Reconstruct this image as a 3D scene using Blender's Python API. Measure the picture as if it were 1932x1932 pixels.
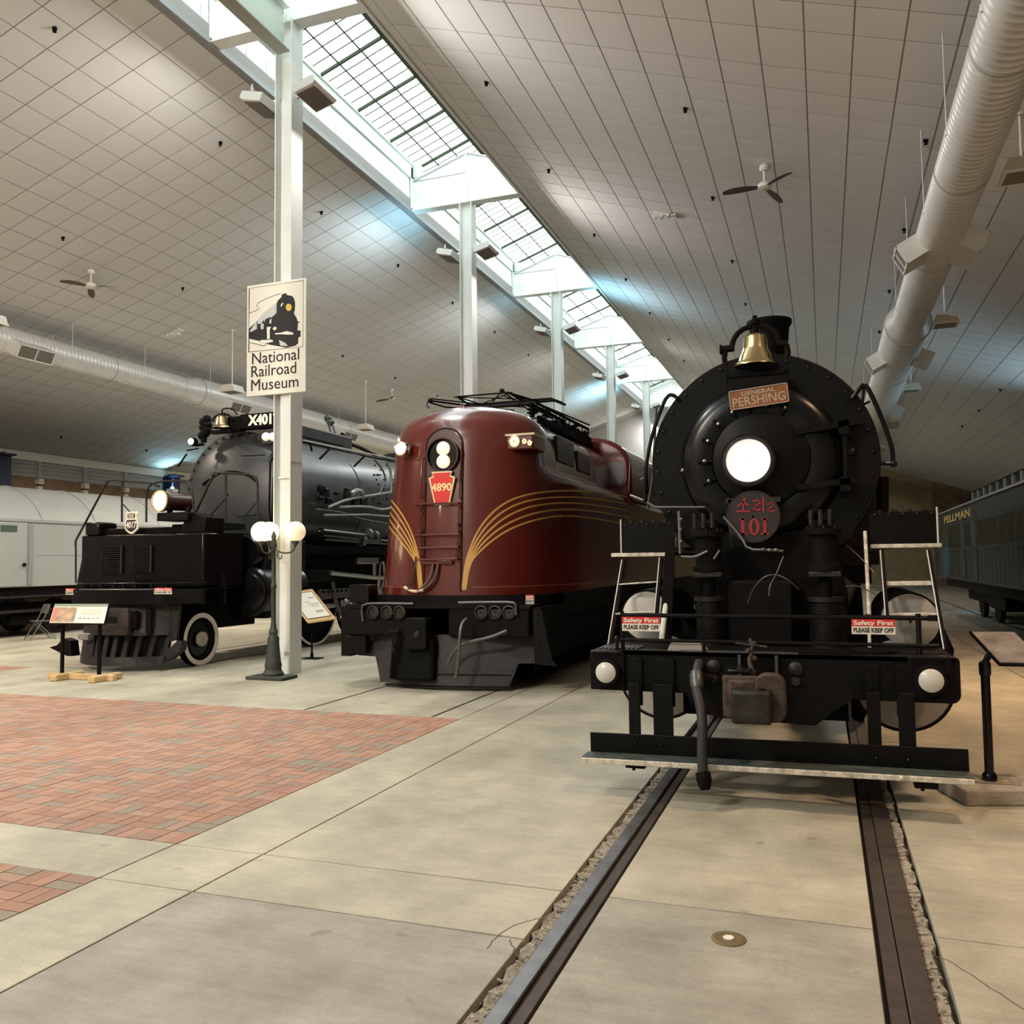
import bpy, bmesh, math, random
from mathutils import Vector, Matrix, Quaternion
from mathutils.bvhtree import BVHTree
random.seed(7)
S = bpy.context.scene
C = S.collection
PI = math.pi
V = Vector
for o in list(bpy.data.objects): bpy.data.objects.remove(o)

# ------------------------------------------------------------------ camera
F, YAW, PIT, ROL, CH = 1627.7, .34632, .05813, -.011825, 1.72
_f = V((-math.sin(YAW)*math.cos(PIT), math.cos(YAW)*math.cos(PIT), math.sin(PIT)))
_r = V((math.cos(YAW), math.sin(YAW), 0)); _u = _r.cross(_f)
RR = _r*math.cos(ROL)+_u*math.sin(ROL); UU = -_r*math.sin(ROL)+_u*math.cos(ROL); WW = _f
cam = bpy.data.cameras.new('camera'); camo = bpy.data.objects.new('camera', cam); C.objects.link(camo)
cam.sensor_width = 36; cam.lens = 36*F/1932; cam.clip_end = 300
M = Matrix((RR, UU, -WW)).transposed().to_4x4(); M.translation = (0, 0, CH)
camo.matrix_world = M
S.camera = camo
def P(px, py, X=None, Y=None, Z=None):          # a pixel of the photograph taken to a known plane of the hall
    d = WW*F+RR*(px-966)-UU*(py-966)
    t = X/d.x if X is not None else Y/d.y if Y is not None else (Z-CH)/d.z
    return V((0, 0, CH))+d*t
def pj(p):
    v = V(p)-V((0, 0, CH)); z = v.dot(WW)
    if z < .5: return (-9999, -9999, z)
    return (966+F*v.dot(RR)/z, 966-F*v.dot(UU)/z, z)

# ------------------------------------------------------------------ world and exposure
S.view_settings.view_transform = 'Standard'; S.view_settings.look = 'None'
S.view_settings.gamma = 1; S.view_settings.use_curve_mapping = False
S.view_settings.exposure = 0.0
wd = bpy.data.worlds.new('sky'); S.world = wd; wd.use_nodes = True
bg = wd.node_tree.nodes['Background']; bg.inputs[0].default_value = (.88, .97, 1.0, 1); bg.inputs[1].default_value = 5.2

# ------------------------------------------------------------------ lamps of the hall and added fill lights
def lamp(kind, name, loc, power, col, target=None, size=.5, size_y=None, spot=None, spread=None, blend=.6):
    l = bpy.data.lights.new(name, kind); l.energy = power; l.color = col
    o = bpy.data.objects.new(name, l); o.location = loc; C.objects.link(o)
    if target is not None: o.rotation_euler = (V(target)-V(loc)).to_track_quat('-Z', 'Y').to_euler()
    if kind == 'AREA':
        l.shape = 'RECTANGLE'; l.size = size; l.size_y = size_y or size
        if spread: l.spread = math.radians(spread)
    else:
        l.shadow_soft_size = size
    if kind == 'SPOT': l.spot_size = math.radians(spot); l.spot_blend = blend
    return o
COLX = -8.05
COLY = [11.75+7.6*k for k in range(-3, 6)]      # columns under the skylight, three of them behind the camera
WARM = (1.0, .86, .70); COOL = (.62, .86, 1.0); NEUT = (1.0, .93, .82)
ORNG_P = 230; PENX = (-15.88, 2.6); PENY = [-10.1, -2.5, 5.1, 12.7, 20.4, 28.1, 35.8, 43.5]
for x in PENX:
    for y in PENY:
        lamp('AREA', 'pendant_light', (x, y, 6.68), (ORNG_P if 10 < y < 20 else 100 if y < 10 else 22) if x > 0 else 290, (1.0, .66, .40) if x > 0 else WARM, (x, y, 0), .5, .25, spread=110 if x > 0 else 170)
# unseen warm spots added behind the camera to brighten two locomotive fronts
for x, y, z, tx, ty, p in ((-8.6, -3.2, 8.6, -11, 12, 2300), (-7.4, -3.2, 8.6, -5.5, 11, 1250)):
    lamp('SPOT', 'front_fill', (x, y, z), p, WARM, (tx, ty, 1.0), .25, spot=95, blend=.8)
# fill lights added at the column heads, aimed outward and down; cool uplights follow
for y in COLY:
    for s in (-1, 1):
        lamp('AREA', 'column_fill', (COLX+s*.80, y-.03, 9.5), (215 if y < 30 else 120) if s < 0 else (290 if y < 20 else 85), (1.0, .95, .90), (COLX+s*5, y-.03, 3.5), .15, .6)
for (s, y), p in {(-1, 19.35): 170, (1, 26.95): 260, (-1, 26.95): 50, (-1, 42.15): 500}.items():
    lamp('SPOT', 'uplight', (COLX+s*.95, y-.1, 9.1), p*.95, (.34, .76, 1.0), (COLX+s*2.6, y+.0, 10.4), .35, spot=125, blend=1)
lamp('SPOT', 'wall_uplight', (-24.3, 27.55, 4.9), 150, (.45, .85, 1.0), (-23.2, 27.2, 6.2), .15, spot=140, blend=.8)
lamp('SPOT', 'wall_uplight', (7.6, 25.6, 4.6), 520, (.55, .82, 1.0), (5.0, 25.6, 6.8), .2, spot=110, blend=.9)
lamp('SPOT', 'blue_fill', (1.3, 26.6, 3.2), 900, (.40, .74, 1.0), (3.4, 28.7, 1.7), .08, spot=34, blend=1)  # unseen blue spot added to give the carriage side its blue sheen

# ------------------------------------------------------------------ materials
def mat(name, col, rough=.5, metal=0, var=0, scale=3., bump=0, bscale=None, spec=None, emit=None, es=0, coat=0, stretch=None, col2=None, detail=4):
    if name in bpy.data.materials: return bpy.data.materials[name]
    m = bpy.data.materials.new(name); m.use_nodes = True
    nt = m.node_tree; N = nt.nodes; L = nt.links
    b = N['Principled BSDF']
    c = (*col, 1)
    b.inputs['Base Color'].default_value = c
    b.inputs['Roughness'].default_value = rough; b.inputs['Metallic'].default_value = metal
    if spec is not None: b.inputs['Specular IOR Level'].default_value = spec
    if coat: b.inputs['Coat Weight'].default_value = coat; b.inputs['Coat Roughness'].default_value = .06
    if emit: b.inputs['Emission Color'].default_value = (*emit, 1); b.inputs['Emission Strength'].default_value = es
    if var or bump:
        tc = N.new('ShaderNodeTexCoord'); vec = tc.outputs['Object']
        if stretch:
            mp = N.new('ShaderNodeMapping'); mp.inputs['Scale'].default_value = stretch; L.new(vec, mp.inputs[0]); vec = mp.outputs[0]
    if var:
        n = N.new('ShaderNodeTexNoise'); n.inputs['Scale'].default_value = scale; n.inputs['Detail'].default_value = detail; L.new(vec, n.inputs[0])
        r = N.new('ShaderNodeValToRGB'); L.new(n.outputs[0], r.inputs[0])
        r.color_ramp.elements[0].position = .3; r.color_ramp.elements[1].position = .7
        a = col2 if col2 else tuple(x*(1-var) for x in col)
        r.color_ramp.elements[0].color = (*a, 1)
        r.color_ramp.elements[1].color = (*[min(1, x*(1+var*.5)) for x in col], 1)
        L.new(r.outputs[0], b.inputs['Base Color'])
    if bump:
        n2 = N.new('ShaderNodeTexNoise'); n2.inputs['Scale'].default_value = bscale or scale*4; n2.inputs['Detail'].default_value = 5; L.new(vec, n2.inputs[0])
        bp = N.new('ShaderNodeBump'); bp.inputs['Strength'].default_value = bump; bp.inputs['Distance'].default_value = .02
        L.new(n2.outputs[0], bp.inputs['Height']); L.new(bp.outputs[0], b.inputs['Normal'])
    return m
def rnd_mat(name, cols, rough=.8, noise=.15):        # colour picked per object from a short list
    m = mat(name, cols[0], rough); nt = m.node_tree; N = nt.nodes; L = nt.links
    oi = N.new('ShaderNodeObjectInfo'); r = N.new('ShaderNodeValToRGB'); r.color_ramp.interpolation = 'CONSTANT'
    L.new(oi.outputs['Random'], r.inputs[0])
    n = len(cols)
    r.color_ramp.elements[0].color = (*cols[0], 1); r.color_ramp.elements[1].color = (*cols[-1], 1); r.color_ramp.elements[1].position = 1-1/n
    for k in range(1, n-1):
        e = r.color_ramp.elements.new(k/n); e.color = (*cols[k], 1)
    tc = N.new('ShaderNodeTexCoord'); no = N.new('ShaderNodeTexNoise'); no.inputs['Scale'].default_value = 14; L.new(tc.outputs['Object'], no.inputs[0])
    mx = N.new('ShaderNodeMixRGB'); mx.blend_type = 'MULTIPLY'; mx.inputs[0].default_value = noise*1.2
    L.new(r.outputs[0], mx.inputs[1]); L.new(no.outputs[0], mx.inputs[2]); L.new(mx.outputs[0], N['Principled BSDF'].inputs['Base Color'])
    return m
M_ = dict(
 conc=mat('concrete', (.50, .465, .36), .5, var=.30, scale=1.3, stretch=(1, .6, 1), bump=.12, bscale=30, spec=.3, detail=9),
 concd=mat('concrete_dull', (.38, .36, .30), .6, var=.22, scale=1.8, bump=.12, bscale=30, spec=.3, detail=9),
 joint=mat('joint_filler', (.09, .08, .06), .9),
 rubble=mat('broken_concrete', (.36, .32, .25), .9, var=.4, scale=30, bump=.9, bscale=60),
 railtop=mat('worn_steel', (.17, .175, .18), .42, .8, var=.3, scale=8),
 raildark=mat('rusty_steel', (.07, .055, .045), .6, .3, var=.3, scale=12),
 tile=mat('mineral_tile', (.68, .68, .665), .9, var=.05, scale=.6, bump=.15, bscale=90),
 tgrid=mat('ceiling_grid', (.30, .285, .265), .8),
 white=mat('white_paint', (.78, .81, .78), .45, var=.06, scale=2),
 well=mat('well_panel', (.82, .83, .80), .7, var=.04),
 wellg=mat('well_band', (.68, .76, .69), .6),
 greenbar=mat('glazing_bar', (.05, .06, .04), .7, spec=.1),
 lipgrey=mat('lip_trim', (.30, .30, .31), .5),
 duct=mat('galvanised_duct', (.74, .74, .72), .38, .25, var=.06, scale=3),
 ductseam=mat('duct_seam', (.5, .5, .48), .5, .3),
 grille=mat('vent_grille', (.16, .15, .13), .6),
 beige=mat('beige_enamel', (.62, .58, .47), .5),
 darkin=mat('dark_interior', (.006, .006, .006), .8, spec=.1),
 black=mat('black_paint', (.0045, .0045, .0045), .42, var=.4, scale=6, bump=.05, bscale=40, spec=.14),
 blackm=mat('black_matt', (.0045, .004, .004), .7, var=.4, scale=8, bump=.2, bscale=30, spec=.12),
 blackg=mat('black_gloss', (.004, .004, .0045), .24, var=.3, scale=5, spec=.3),
 iron=mat('worn_iron', (.03, .026, .023), .5, .5, var=.5, scale=9, bump=.3, bscale=30),
 rust=mat('rusty_casting', (.065, .045, .034), .7, .3, var=.6, scale=12, bump=.4, bscale=40),
 graph=mat('graphite_grey', (.06, .063, .065), .42, .35, var=.25, scale=3, bump=.06, bscale=30),
 graphl=mat('graphite_light', (.09, .10, .10), .34, .45, var=.2, scale=2.5, bump=.06, bscale=30),
 silver=mat('polished_steel', (.46, .47, .46), .35, .8, var=.25, scale=8),
 pipe=mat('grey_pipe', (.10, .105, .10), .4, .5),
 whitep=mat('white_trim', (.68, .64, .54), .6, var=.35, scale=22, col2=(.35, .32, .26), bump=.3, bscale=50),
 whitec=mat('white_clean', (.78, .76, .68), .5),
 lgrey=mat('cover_grey', (.42, .38, .34), .5, var=.1, scale=3),
 brass=mat('polished_brass', (.62, .50, .28), .26, 1.0, var=.2, scale=4),
 bronze=mat('bronze_plate', (.27, .10, .035), .55, .3, var=.3, scale=30),
 plrim=mat('plate_rim', (.42, .34, .28), .5, .3),
 copper=mat('worn_letters', (.42, .33, .25), .5, .3),
 numbg=mat('number_disc', (.022, .013, .011), .5, var=.3, scale=10),
 red=mat('red_paint', (.33, .018, .025), .5),
 redb=mat('sign_red', (.62, .03, .03), .5),
 signw=mat('sign_white', (.80, .76, .66), .5),
 signb=mat('sign_black', (.012, .012, .012), .6),
 tusc=mat('tuscan_red', (.10, .013, .008), .24, var=.15, scale=1.2, coat=.5),
 tuscd=mat('tuscan_dark', (.045, .007, .005), .3),
 gold=mat('gold_stripe', (.50, .27, .06), .45),
 keyst=mat('keystone_red', (.66, .022, .012), .5),
 winblk=mat('dark_glass', (.006, .007, .007), .15, spec=.25),
 cream=mat('sign_cream', (.82, .80, .70), .55),
 yellow=mat('logo_yellow', (.80, .50, .10), .5),
 wood=mat('pale_timber', (.60, .42, .20), .6, var=.2, scale=4, stretch=(1, 10, 10)),
 greenp=mat('pellman_green', (.014, .022, .022), .35, var=.3, scale=2, spec=.3),
 greend=mat('green_dark', (.012, .018, .016), .4),
 roofg=mat('car_roof_grey', (.12, .13, .13), .6, var=.15, scale=2),
 wcar=mat('pale_car_side', (.33, .35, .335), .5, var=.04, scale=1),
 wroof=mat('pale_car_roof', (.30, .32, .31), .55, var=.06, scale=2),
 brickw=mat('brown_wall', (.23, .15, .09), .9, var=.35, scale=2.5, bump=.5, bscale=25),
 tanw=mat('tan_wall', (.32, .26, .15), .9, var=.2, scale=2.5, bump=.4, bscale=25),
 grw=mat('grey_wall', (.42, .42, .40), .8),
 siding=mat('grey_siding', (.36, .37, .36), .7),
 bluec=mat('blue_column', (.015, .024, .06), .5),
 greylamp=mat('verdigris_iron', (.06, .065, .055), .6, .3, var=.3, scale=20),
 globe=mat('lit_globe', (.9, .8, .6), .4, emit=(1.0, .80, .46), es=2.2),
 globe2=mat('lit_globe_soft', (.9, .8, .6), .4, emit=(1.0, .74, .50), es=.62),
 hl=mat('headlight_lit', (.9, .85, .8), .3, emit=(1.0, .92, .89), es=.62),
 hlw=mat('headlight_warm', (.9, .8, .6), .3, emit=(1.0, .70, .40), es=.85),
 hlb=mat('headlight_hot', (1, .95, .85), .3, emit=(1.0, .90, .70), es=3.0),
 lens=mat('clear_lens', (.62, .60, .55), .25),
 panelw=mat('panel_print', (.80, .80, .66), .35),
 panelr=mat('panel_red', (.70, .20, .16), .4),
 panelg=mat('panel_green', (.25, .30, .22), .4),
 chair=mat('chair_steel', (.17, .17, .16), .5, .3),
 fanb=mat('fan_blade', (.12, .10, .085), .6),
 cable=mat('tan_cable', (.62, .48, .30), .6),
 hose=mat('hose_rubber', (.025, .023, .023), .6),
)
M_['brick'] = rnd_mat('paver_brick', [(.37, .205, .138), (.41, .235, .158), (.34, .19, .13), (.39, .245, .175), (.32, .20, .15), (.29, .235, .18)], .8)
bm_ = mat('paver_field', (.38, .185, .125), .8, bump=.2, bscale=40)
def brickify(m):
    nt = m.node_tree; N = nt.nodes; L = nt.links
    g = N.new('ShaderNodeNewGeometry'); r = N.new('ShaderNodeValToRGB'); L.new(g.outputs['Random Per Island'], r.inputs[0])
    r.color_ramp.interpolation = 'CONSTANT'
    cs = [(.37, .205, .138), (.41, .235, .158), (.34, .19, .13), (.39, .245, .175), (.32, .20, .15), (.29, .235, .18)]
    r.color_ramp.elements[0].color = (*cs[0], 1); r.color_ramp.elements[1].color = (*cs[5], 1); r.color_ramp.elements[1].position = .9
    for k in range(1, 5):
        e = r.color_ramp.elements.new(k*.19); e.color = (*cs[k], 1)
    L.new(r.outputs[0], N['Principled BSDF'].inputs['Base Color'])
brickify(bm_); M_['brickf'] = bm_
def floorify(m):                                      # trowel clouds, streaks and grit over the base colour
    nt = m.node_tree; N = nt.nodes; L = nt.links; b = N['Principled BSDF']
    src = b.inputs['Base Color'].links[0].from_socket; tc = N.new('ShaderNodeTexCoord')
    for sc, st, lo, hi in ((3.2, (1, 1, 1), .86, 1.08), (7, (.5, 2.2, 1), .90, 1.06), (170, (1, 1, 1), .80, 1.12), (38, (1, 1, 1), .93, 1.04)):
        mp = N.new('ShaderNodeMapping'); mp.inputs['Scale'].default_value = st; L.new(tc.outputs['Object'], mp.inputs[0])
        n = N.new('ShaderNodeTexNoise'); n.inputs['Scale'].default_value = sc; n.inputs['Detail'].default_value = 6; n.inputs['Roughness'].default_value = .65; L.new(mp.outputs[0], n.inputs[0])
        r = N.new('ShaderNodeMapRange'); r.inputs[1].default_value = .33; r.inputs[2].default_value = .67; r.inputs[3].default_value = lo; r.inputs[4].default_value = hi; L.new(n.outputs[0], r.inputs[0])
        mx = N.new('ShaderNodeMixRGB'); mx.blend_type = 'MULTIPLY'; mx.inputs[0].default_value = 1; L.new(src, mx.inputs[1]); L.new(r.outputs[0], mx.inputs[2]); src = mx.outputs[0]
    v = N.new('ShaderNodeTexNoise'); v.inputs['Scale'].default_value = 5.5; v.inputs['Detail'].default_value = 2; L.new(tc.outputs['Object'], v.inputs[0])
    r = N.new('ShaderNodeMapRange'); r.inputs[1].default_value = .70; r.inputs[2].default_value = .76; r.inputs[3].default_value = 1; r.inputs[4].default_value = .72; L.new(v.outputs[0], r.inputs[0])
    mx = N.new('ShaderNodeMixRGB'); mx.blend_type = 'MULTIPLY'; mx.inputs[0].default_value = 1; L.new(src, mx.inputs[1]); L.new(r.outputs[0], mx.inputs[2])
    L.new(mx.outputs[0], b.inputs['Base Color'])
floorify(M_['conc']); floorify(M_['concd'])
# clear skylight glass
gm = bpy.data.materials.new('skylight_glass'); gm.use_nodes = True
nt = gm.node_tree; nt.nodes.clear()
o_ = nt.nodes.new('ShaderNodeOutputMaterial'); mx = nt.nodes.new('ShaderNodeMixShader'); tr = nt.nodes.new('ShaderNodeBsdfTransparent'); gl = nt.nodes.new('ShaderNodeBsdfGlossy')
tr.inputs[0].default_value = (.93, .98, .95, 1); gl.inputs['Roughness'].default_value = .1; mx.inputs[0].default_value = .05
nt.links.new(tr.outputs[0], mx.inputs[1]); nt.links.new(gl.outputs[0], mx.inputs[2]); nt.links.new(mx.outputs[0], o_.inputs[0])
M_['glass'] = gm

# ------------------------------------------------------------------ mesh helpers
class MB:
    def __init__(s): s.v = []; s.f = []
    def add(s, vs, fs):
        k = len(s.v); s.v += [tuple(v) for v in vs]; s.f += [tuple(i+k for i in f) for f in fs]; return s
    def box(s, x0, x1, y0, y1, z0, z1, R=None):
        vs = [V((x, y, z)) for z in (z0, z1) for y in (y0, y1) for x in (x0, x1)]
        if R is not None:
            c = V(((x0+x1)/2, (y0+y1)/2, (z0+z1)/2)); vs = [c+R@(v-c) for v in vs]
        return s.add(vs, [(0, 2, 3, 1), (4, 5, 7, 6), (0, 1, 5, 4), (2, 6, 7, 3), (0, 4, 6, 2), (1, 3, 7, 5)])
    def cyl(s, a, b, r, r2=None, n=16, cap=True):
        a = V(a); b = V(b); r2 = r if r2 is None else r2
        q = (b-a).to_track_quat('Z', 'Y'); ring = [q@V((math.cos(2*PI*k/n), math.sin(2*PI*k/n), 0)) for k in range(n)]
        vs = [a+w*r for w in ring]+[b+w*r2 for w in ring]
        fs = [(k, (k+1) % n, n+(k+1) % n, n+k) for k in range(n)]
        if cap: fs += [tuple(reversed(range(n))), tuple(range(n, 2*n))]
        return s.add(vs, fs)
    def tube(s, pts, r, n=8, smooth=0):
        pts = [V(p) for p in pts]
        for _ in range(smooth):
            q = [pts[0]]
            for a, b in zip(pts, pts[1:]): q += [a.lerp(b, .25), a.lerp(b, .75)]
            pts = q+[pts[-1]]
        m = len(pts); T = []
        for i in range(m):
            T.append(((pts[min(i+1, m-1)]-pts[max(i-1, 0)]) or V((0, 0, 1))).normalized())
        up = V((0, 0, 1)) if abs(T[0].z) < .9 else V((1, 0, 0))
        nrm = (up-T[0]*up.dot(T[0])).normalized(); vs = []
        for i in range(m):
            nrm = (nrm-T[i]*nrm.dot(T[i])).normalized(); bn = T[i].cross(nrm)
            vs += [pts[i]+(nrm*math.cos(2*PI*k/n)+bn*math.sin(2*PI*k/n))*r for k in range(n)]
        fs = [(i*n+k, i*n+(k+1) % n, (i+1)*n+(k+1) % n, (i+1)*n+k) for i in range(m-1) for k in range(n)]
        fs += [tuple(reversed(range(n))), tuple(range((m-1)*n, m*n))]
        return s.add(vs, fs)
    def lathe(s, prof, o, axis=(0, 0, 1), n=32, cap=True):      # prof: (radius, height along axis)
        q = V(axis).to_track_quat('Z', 'Y'); o = V(o); vs = []
        for r, h in prof:
            vs += [o+q@V((r*math.cos(2*PI*k/n), r*math.sin(2*PI*k/n), h)) for k in range(n)]
        m = len(prof)
        fs = [(i*n+k, i*n+(k+1) % n, (i+1)*n+(k+1) % n, (i+1)*n+k) for i in range(m-1) for k in range(n)]
        if cap: fs += [tuple(reversed(range(n))), tuple(range((m-1)*n, m*n))]
        return s.add(vs, fs)
    def sph(s, c, r, n=12, sc=(1, 1, 1)):
        c = V(c); vs = []; fs = []; m = n//2
        for i in range(m+1):
            for k in range(n):
                a = PI*i/m; b = 2*PI*k/n
                vs.append(c+V((r*sc[0]*math.sin(a)*math.cos(b), r*sc[1]*math.sin(a)*math.sin(b), -r*sc[2]*math.cos(a))))
        fs = [(i*n+k, i*n+(k+1) % n, (i+1)*n+(k+1) % n, (i+1)*n+k) for i in range(m) for k in range(n)]
        return s.add(vs, fs)
    def prism(s, poly, fn, d0, d1):                              # poly of (u,v); fn(u,v,d) -> point
        n = len(poly)
        vs = [fn(u, v, d0) for u, v in poly]+[fn(u, v, d1) for u, v in poly]
        return s.add(vs, [tuple(reversed(range(n))), tuple(range(n, 2*n))]+[(k, (k+1) % n, n+(k+1) % n, n+k) for k in range(n)])
    def grid(s, rows, close=False):
        n = len(rows[0]); m = len(rows); vs = [p for r in rows for p in r]
        return s.add(vs, [(i*n+k, i*n+k+1, (i+1)*n+k+1, (i+1)*n+k) for i in range(m-1) for k in range(n-1)])
    def mesh(s, name, ang=35, fix=True):
        me = bpy.data.meshes.new(name); me.from_pydata([tuple(v) for v in s.v], [], s.f)
        if fix:
            b = bmesh.new(); b.from_mesh(me); bmesh.ops.recalc_face_normals(b, faces=b.faces); b.to_mesh(me); b.free()
        me.polygons.foreach_set('use_smooth', [True]*len(me.polygons)); me.set_sharp_from_angle(angle=math.radians(ang)); me.update()
        return me
    def build(s, name, m, parent=None, bevel=0, ang=35, **k):
        me = s.mesh(name, ang, k.pop('fix', True)); me.materials.append(M_[m] if isinstance(m, str) else m)
        o = bpy.data.objects.new(name, me); C.objects.link(o)
        if parent is not None: par(o, parent)
        if bevel:
            md = o.modifiers.new('bevel', 'BEVEL'); md.width = bevel; md.segments = 2; md.limit_method = 'ANGLE'
        if k: tag(o, **k)
        return o
def wm(o):                                          # world matrix of an unrotated empty or mesh
    m = Matrix.Translation(o.location)@o.rotation_euler.to_matrix().to_4x4()
    return (wm(o.parent)@o.matrix_parent_inverse@m) if o.parent else m
def par(o, p): o.parent = p; o.matrix_parent_inverse = wm(p).inverted()
def tag(o, label=None, cat=None, group=None, kind=None):
    if label: o['label'] = label
    if cat: o['category'] = cat
    if group: o['group'] = group
    if kind: o['kind'] = kind
    return o
def thing(name, loc, label, cat, group=None):
    o = bpy.data.objects.new(name, None); o.location = loc; o.empty_display_size = .2; C.objects.link(o)
    return tag(o, label, cat, group)
def tree(o, off, label=None):
    kids = {}
    for x in bpy.data.objects:
        if x.parent: kids.setdefault(x.parent.name, []).append(x)
    def rec(src, par_):
        c = src.copy(); C.objects.link(c)
        if par_ is not None: c.parent = par_; c.matrix_parent_inverse = src.matrix_parent_inverse.copy()
        for k in kids.get(src.name, []): rec(k, c)
        return c
    c = rec(o, None); c.location = V(o.location)+V(off)
    if label: c['label'] = label
    return c
def text(body, size, loc, rot, m, parent=None, ext=.002, name='lettering', align='CENTER', bold=0, sx=1, shear=0):
    cu = bpy.data.curves.new('t', 'FONT'); cu.body = body; cu.size = size; cu.extrude = ext; cu.align_x = align; cu.align_y = 'CENTER'; cu.offset = bold; cu.shear = shear
    cu.resolution_u = 3
    t = bpy.data.objects.new('t', cu); C.objects.link(t)
    dg = bpy.context.evaluated_depsgraph_get(); me = bpy.data.meshes.new_from_object(t.evaluated_get(dg)); bpy.data.objects.remove(t)
    me.transform(Matrix.Diagonal((sx, 1, 1, 1))); me.materials.clear(); me.materials.append(M_[m] if isinstance(m, str) else m)
    R = rot if isinstance(rot, Matrix) else Matrix.Rotation(rot[2], 4, 'Z')@Matrix.Rotation(rot[0], 4, 'X')
    me.transform(Matrix.Translation(V(loc))@R)
    o = bpy.data.objects.new(name, me); C.objects.link(o)
    if parent is not None: par(o, parent)
    return o
FRONT = (PI/2, 0, 0)                                # lettering that faces the camera side (-Y)
def cols(x0, x1, n): return [x0+(x1-x0)*k/n for k in range(n+1)]
# ================================================================== THE HALL
XL, XR = -24.8, 11.0
YB, YE = -13.0, 58.0
LIPL, LIPR, LZ = -9.57, -6.64, 10.63
zL = lambda x: LZ-(LIPL-x)/3
zR = lambda x: LZ-(x-LIPR)/3

# ---- floor: slabs of concrete with open joints, brick panels, track grooves
floor = MB().box(XL, XR, YB, YE, -.2, -.05).build('floor', 'joint', kind='structure')
BR = [(-13.0, -3.84, 4.43, 8.88), (-13.0, -3.84, -3.0, 3.82), (XL, -12.98, 4.43, 11.37)]
XS = [XL, -21, -17.2, -12.98, -10.4, -8.9, -5.86, -4.19, -3.84, -3.2, -1.34, -1.10, .165, .42, 2.6, 5.0, 8.0, XR]
YS = [YB, -9, -5, -3, 0, 3.82, 4.43, 6.5, 8.88, 11.37, 14.6, 18.2, 22, 26, 31, 36, 41, 46, 52, YE]
def inbrick(x, y): return any(a < x < b and c < y < d for a, b, c, d in BR)
def slab(x0, x1, y0, y1, m='conc'):
    g = .006
    MB().box(x0+g, x1-g, y0+g, y1-g, -.05, 0).build('concrete_slab', m, floor, bevel=.004)
for i in range(len(XS)-1):
    x0, x1 = XS[i], XS[i+1]
    if (x0, x1) in ((-1.34, -1.10), (.165, .42)): continue
    ys = YS
    if x0 == -1.10: ys = [YB, -5, 0, 4.43, 11.37, 22, 36, YE]
    if x0 >= .4: ys = [YB, -5, 0, 3.4, 4.43, 8.88, 14.6, 22, 31, 41, YE]
    for j in range(len(ys)-1):
        y0, y1 = ys[j], ys[j+1]
        if inbrick((x0+x1)/2, (y0+y1)/2) or (y0 == 3.82 and -13 < x0 < -3.9): continue
        dull = (x1 <= -1.3 and x0 >= -3.3 and y1 <= 3.9) or (x0 > 2) or (-1.2 < x0 < .1 and y1 < 4.5)
        slab(x0, x1, y0, y1, 'concd' if dull else 'conc')

slab(-12.98, -8.9, 3.82, 4.43); slab(-8.9, -3.84, 3.82, 4.43)
# ---- bricks in basket weave, 0.2 x 0.1 m, the nearest ones each an object of its own
bl = []
for (a, b, c, d) in BR:
    q = .2
    nx = int((b-a)/q+.5); ny = int((d-c)/q+.5)
    for i in range(nx):
        for j in range(ny):
            x = b-(i+1)*((b-a)/nx); y = c+j*((d-c)/ny); sx = (b-a)/nx; sy = (d-c)/ny
            for k in range(2):
                if (i+j) % 2: bl.append((x, x+sx, y+k*sy/2, y+(k+1)*sy/2))
                else: bl.append((x+k*sx/2, x+(k+1)*sx/2, y, y+sy))
def vis(p, m=60):
    q = pj(p); return q[2] > 0 and -m < q[0] < 1932+m and -m < q[1] < 1932+m
bl = [b for b in bl]
seen = sorted([b for b in bl if vis(((b[0]+b[1])/2, (b[2]+b[3])/2, 0))], key=lambda b: pj(((b[0]+b[1])/2, (b[2]+b[3])/2, 0))[2])
near = seen[:300]; ns = set(near)
bmesh_h = MB().box(-.1, .1, -.05, .05, -.03, 0).mesh('brick'); bmesh_h.materials.append(M_['brick'])
for b in near:
    o = bpy.data.objects.new('brick', bmesh_h); C.objects.link(o)
    w, h = b[1]-b[0], b[3]-b[2]
    o.location = ((b[0]+b[1])/2, (b[2]+b[3])/2, random.uniform(-.0015, .0005))
    if w > h: o.scale = ((w-.006)/.2, (h-.006)/.1, 1)
    else: o.rotation_euler.z = PI/2; o.scale = ((h-.006)/.2, (w-.006)/.1, 1)
    par(o, floor)
rest = MB()
for b in bl:
    if b in ns: continue
    if pj(((b[0]+b[1])/2, (b[2]+b[3])/2, 0))[2] < 0 and b[2] < -1: continue
    rest.box(b[0]+.003, b[1]-.003, b[2]+.003, b[3]-.003, -.03, random.uniform(-.0015, .0005))
rest.build('brick_paving', 'brickf', floor, kind='stuff')

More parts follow.
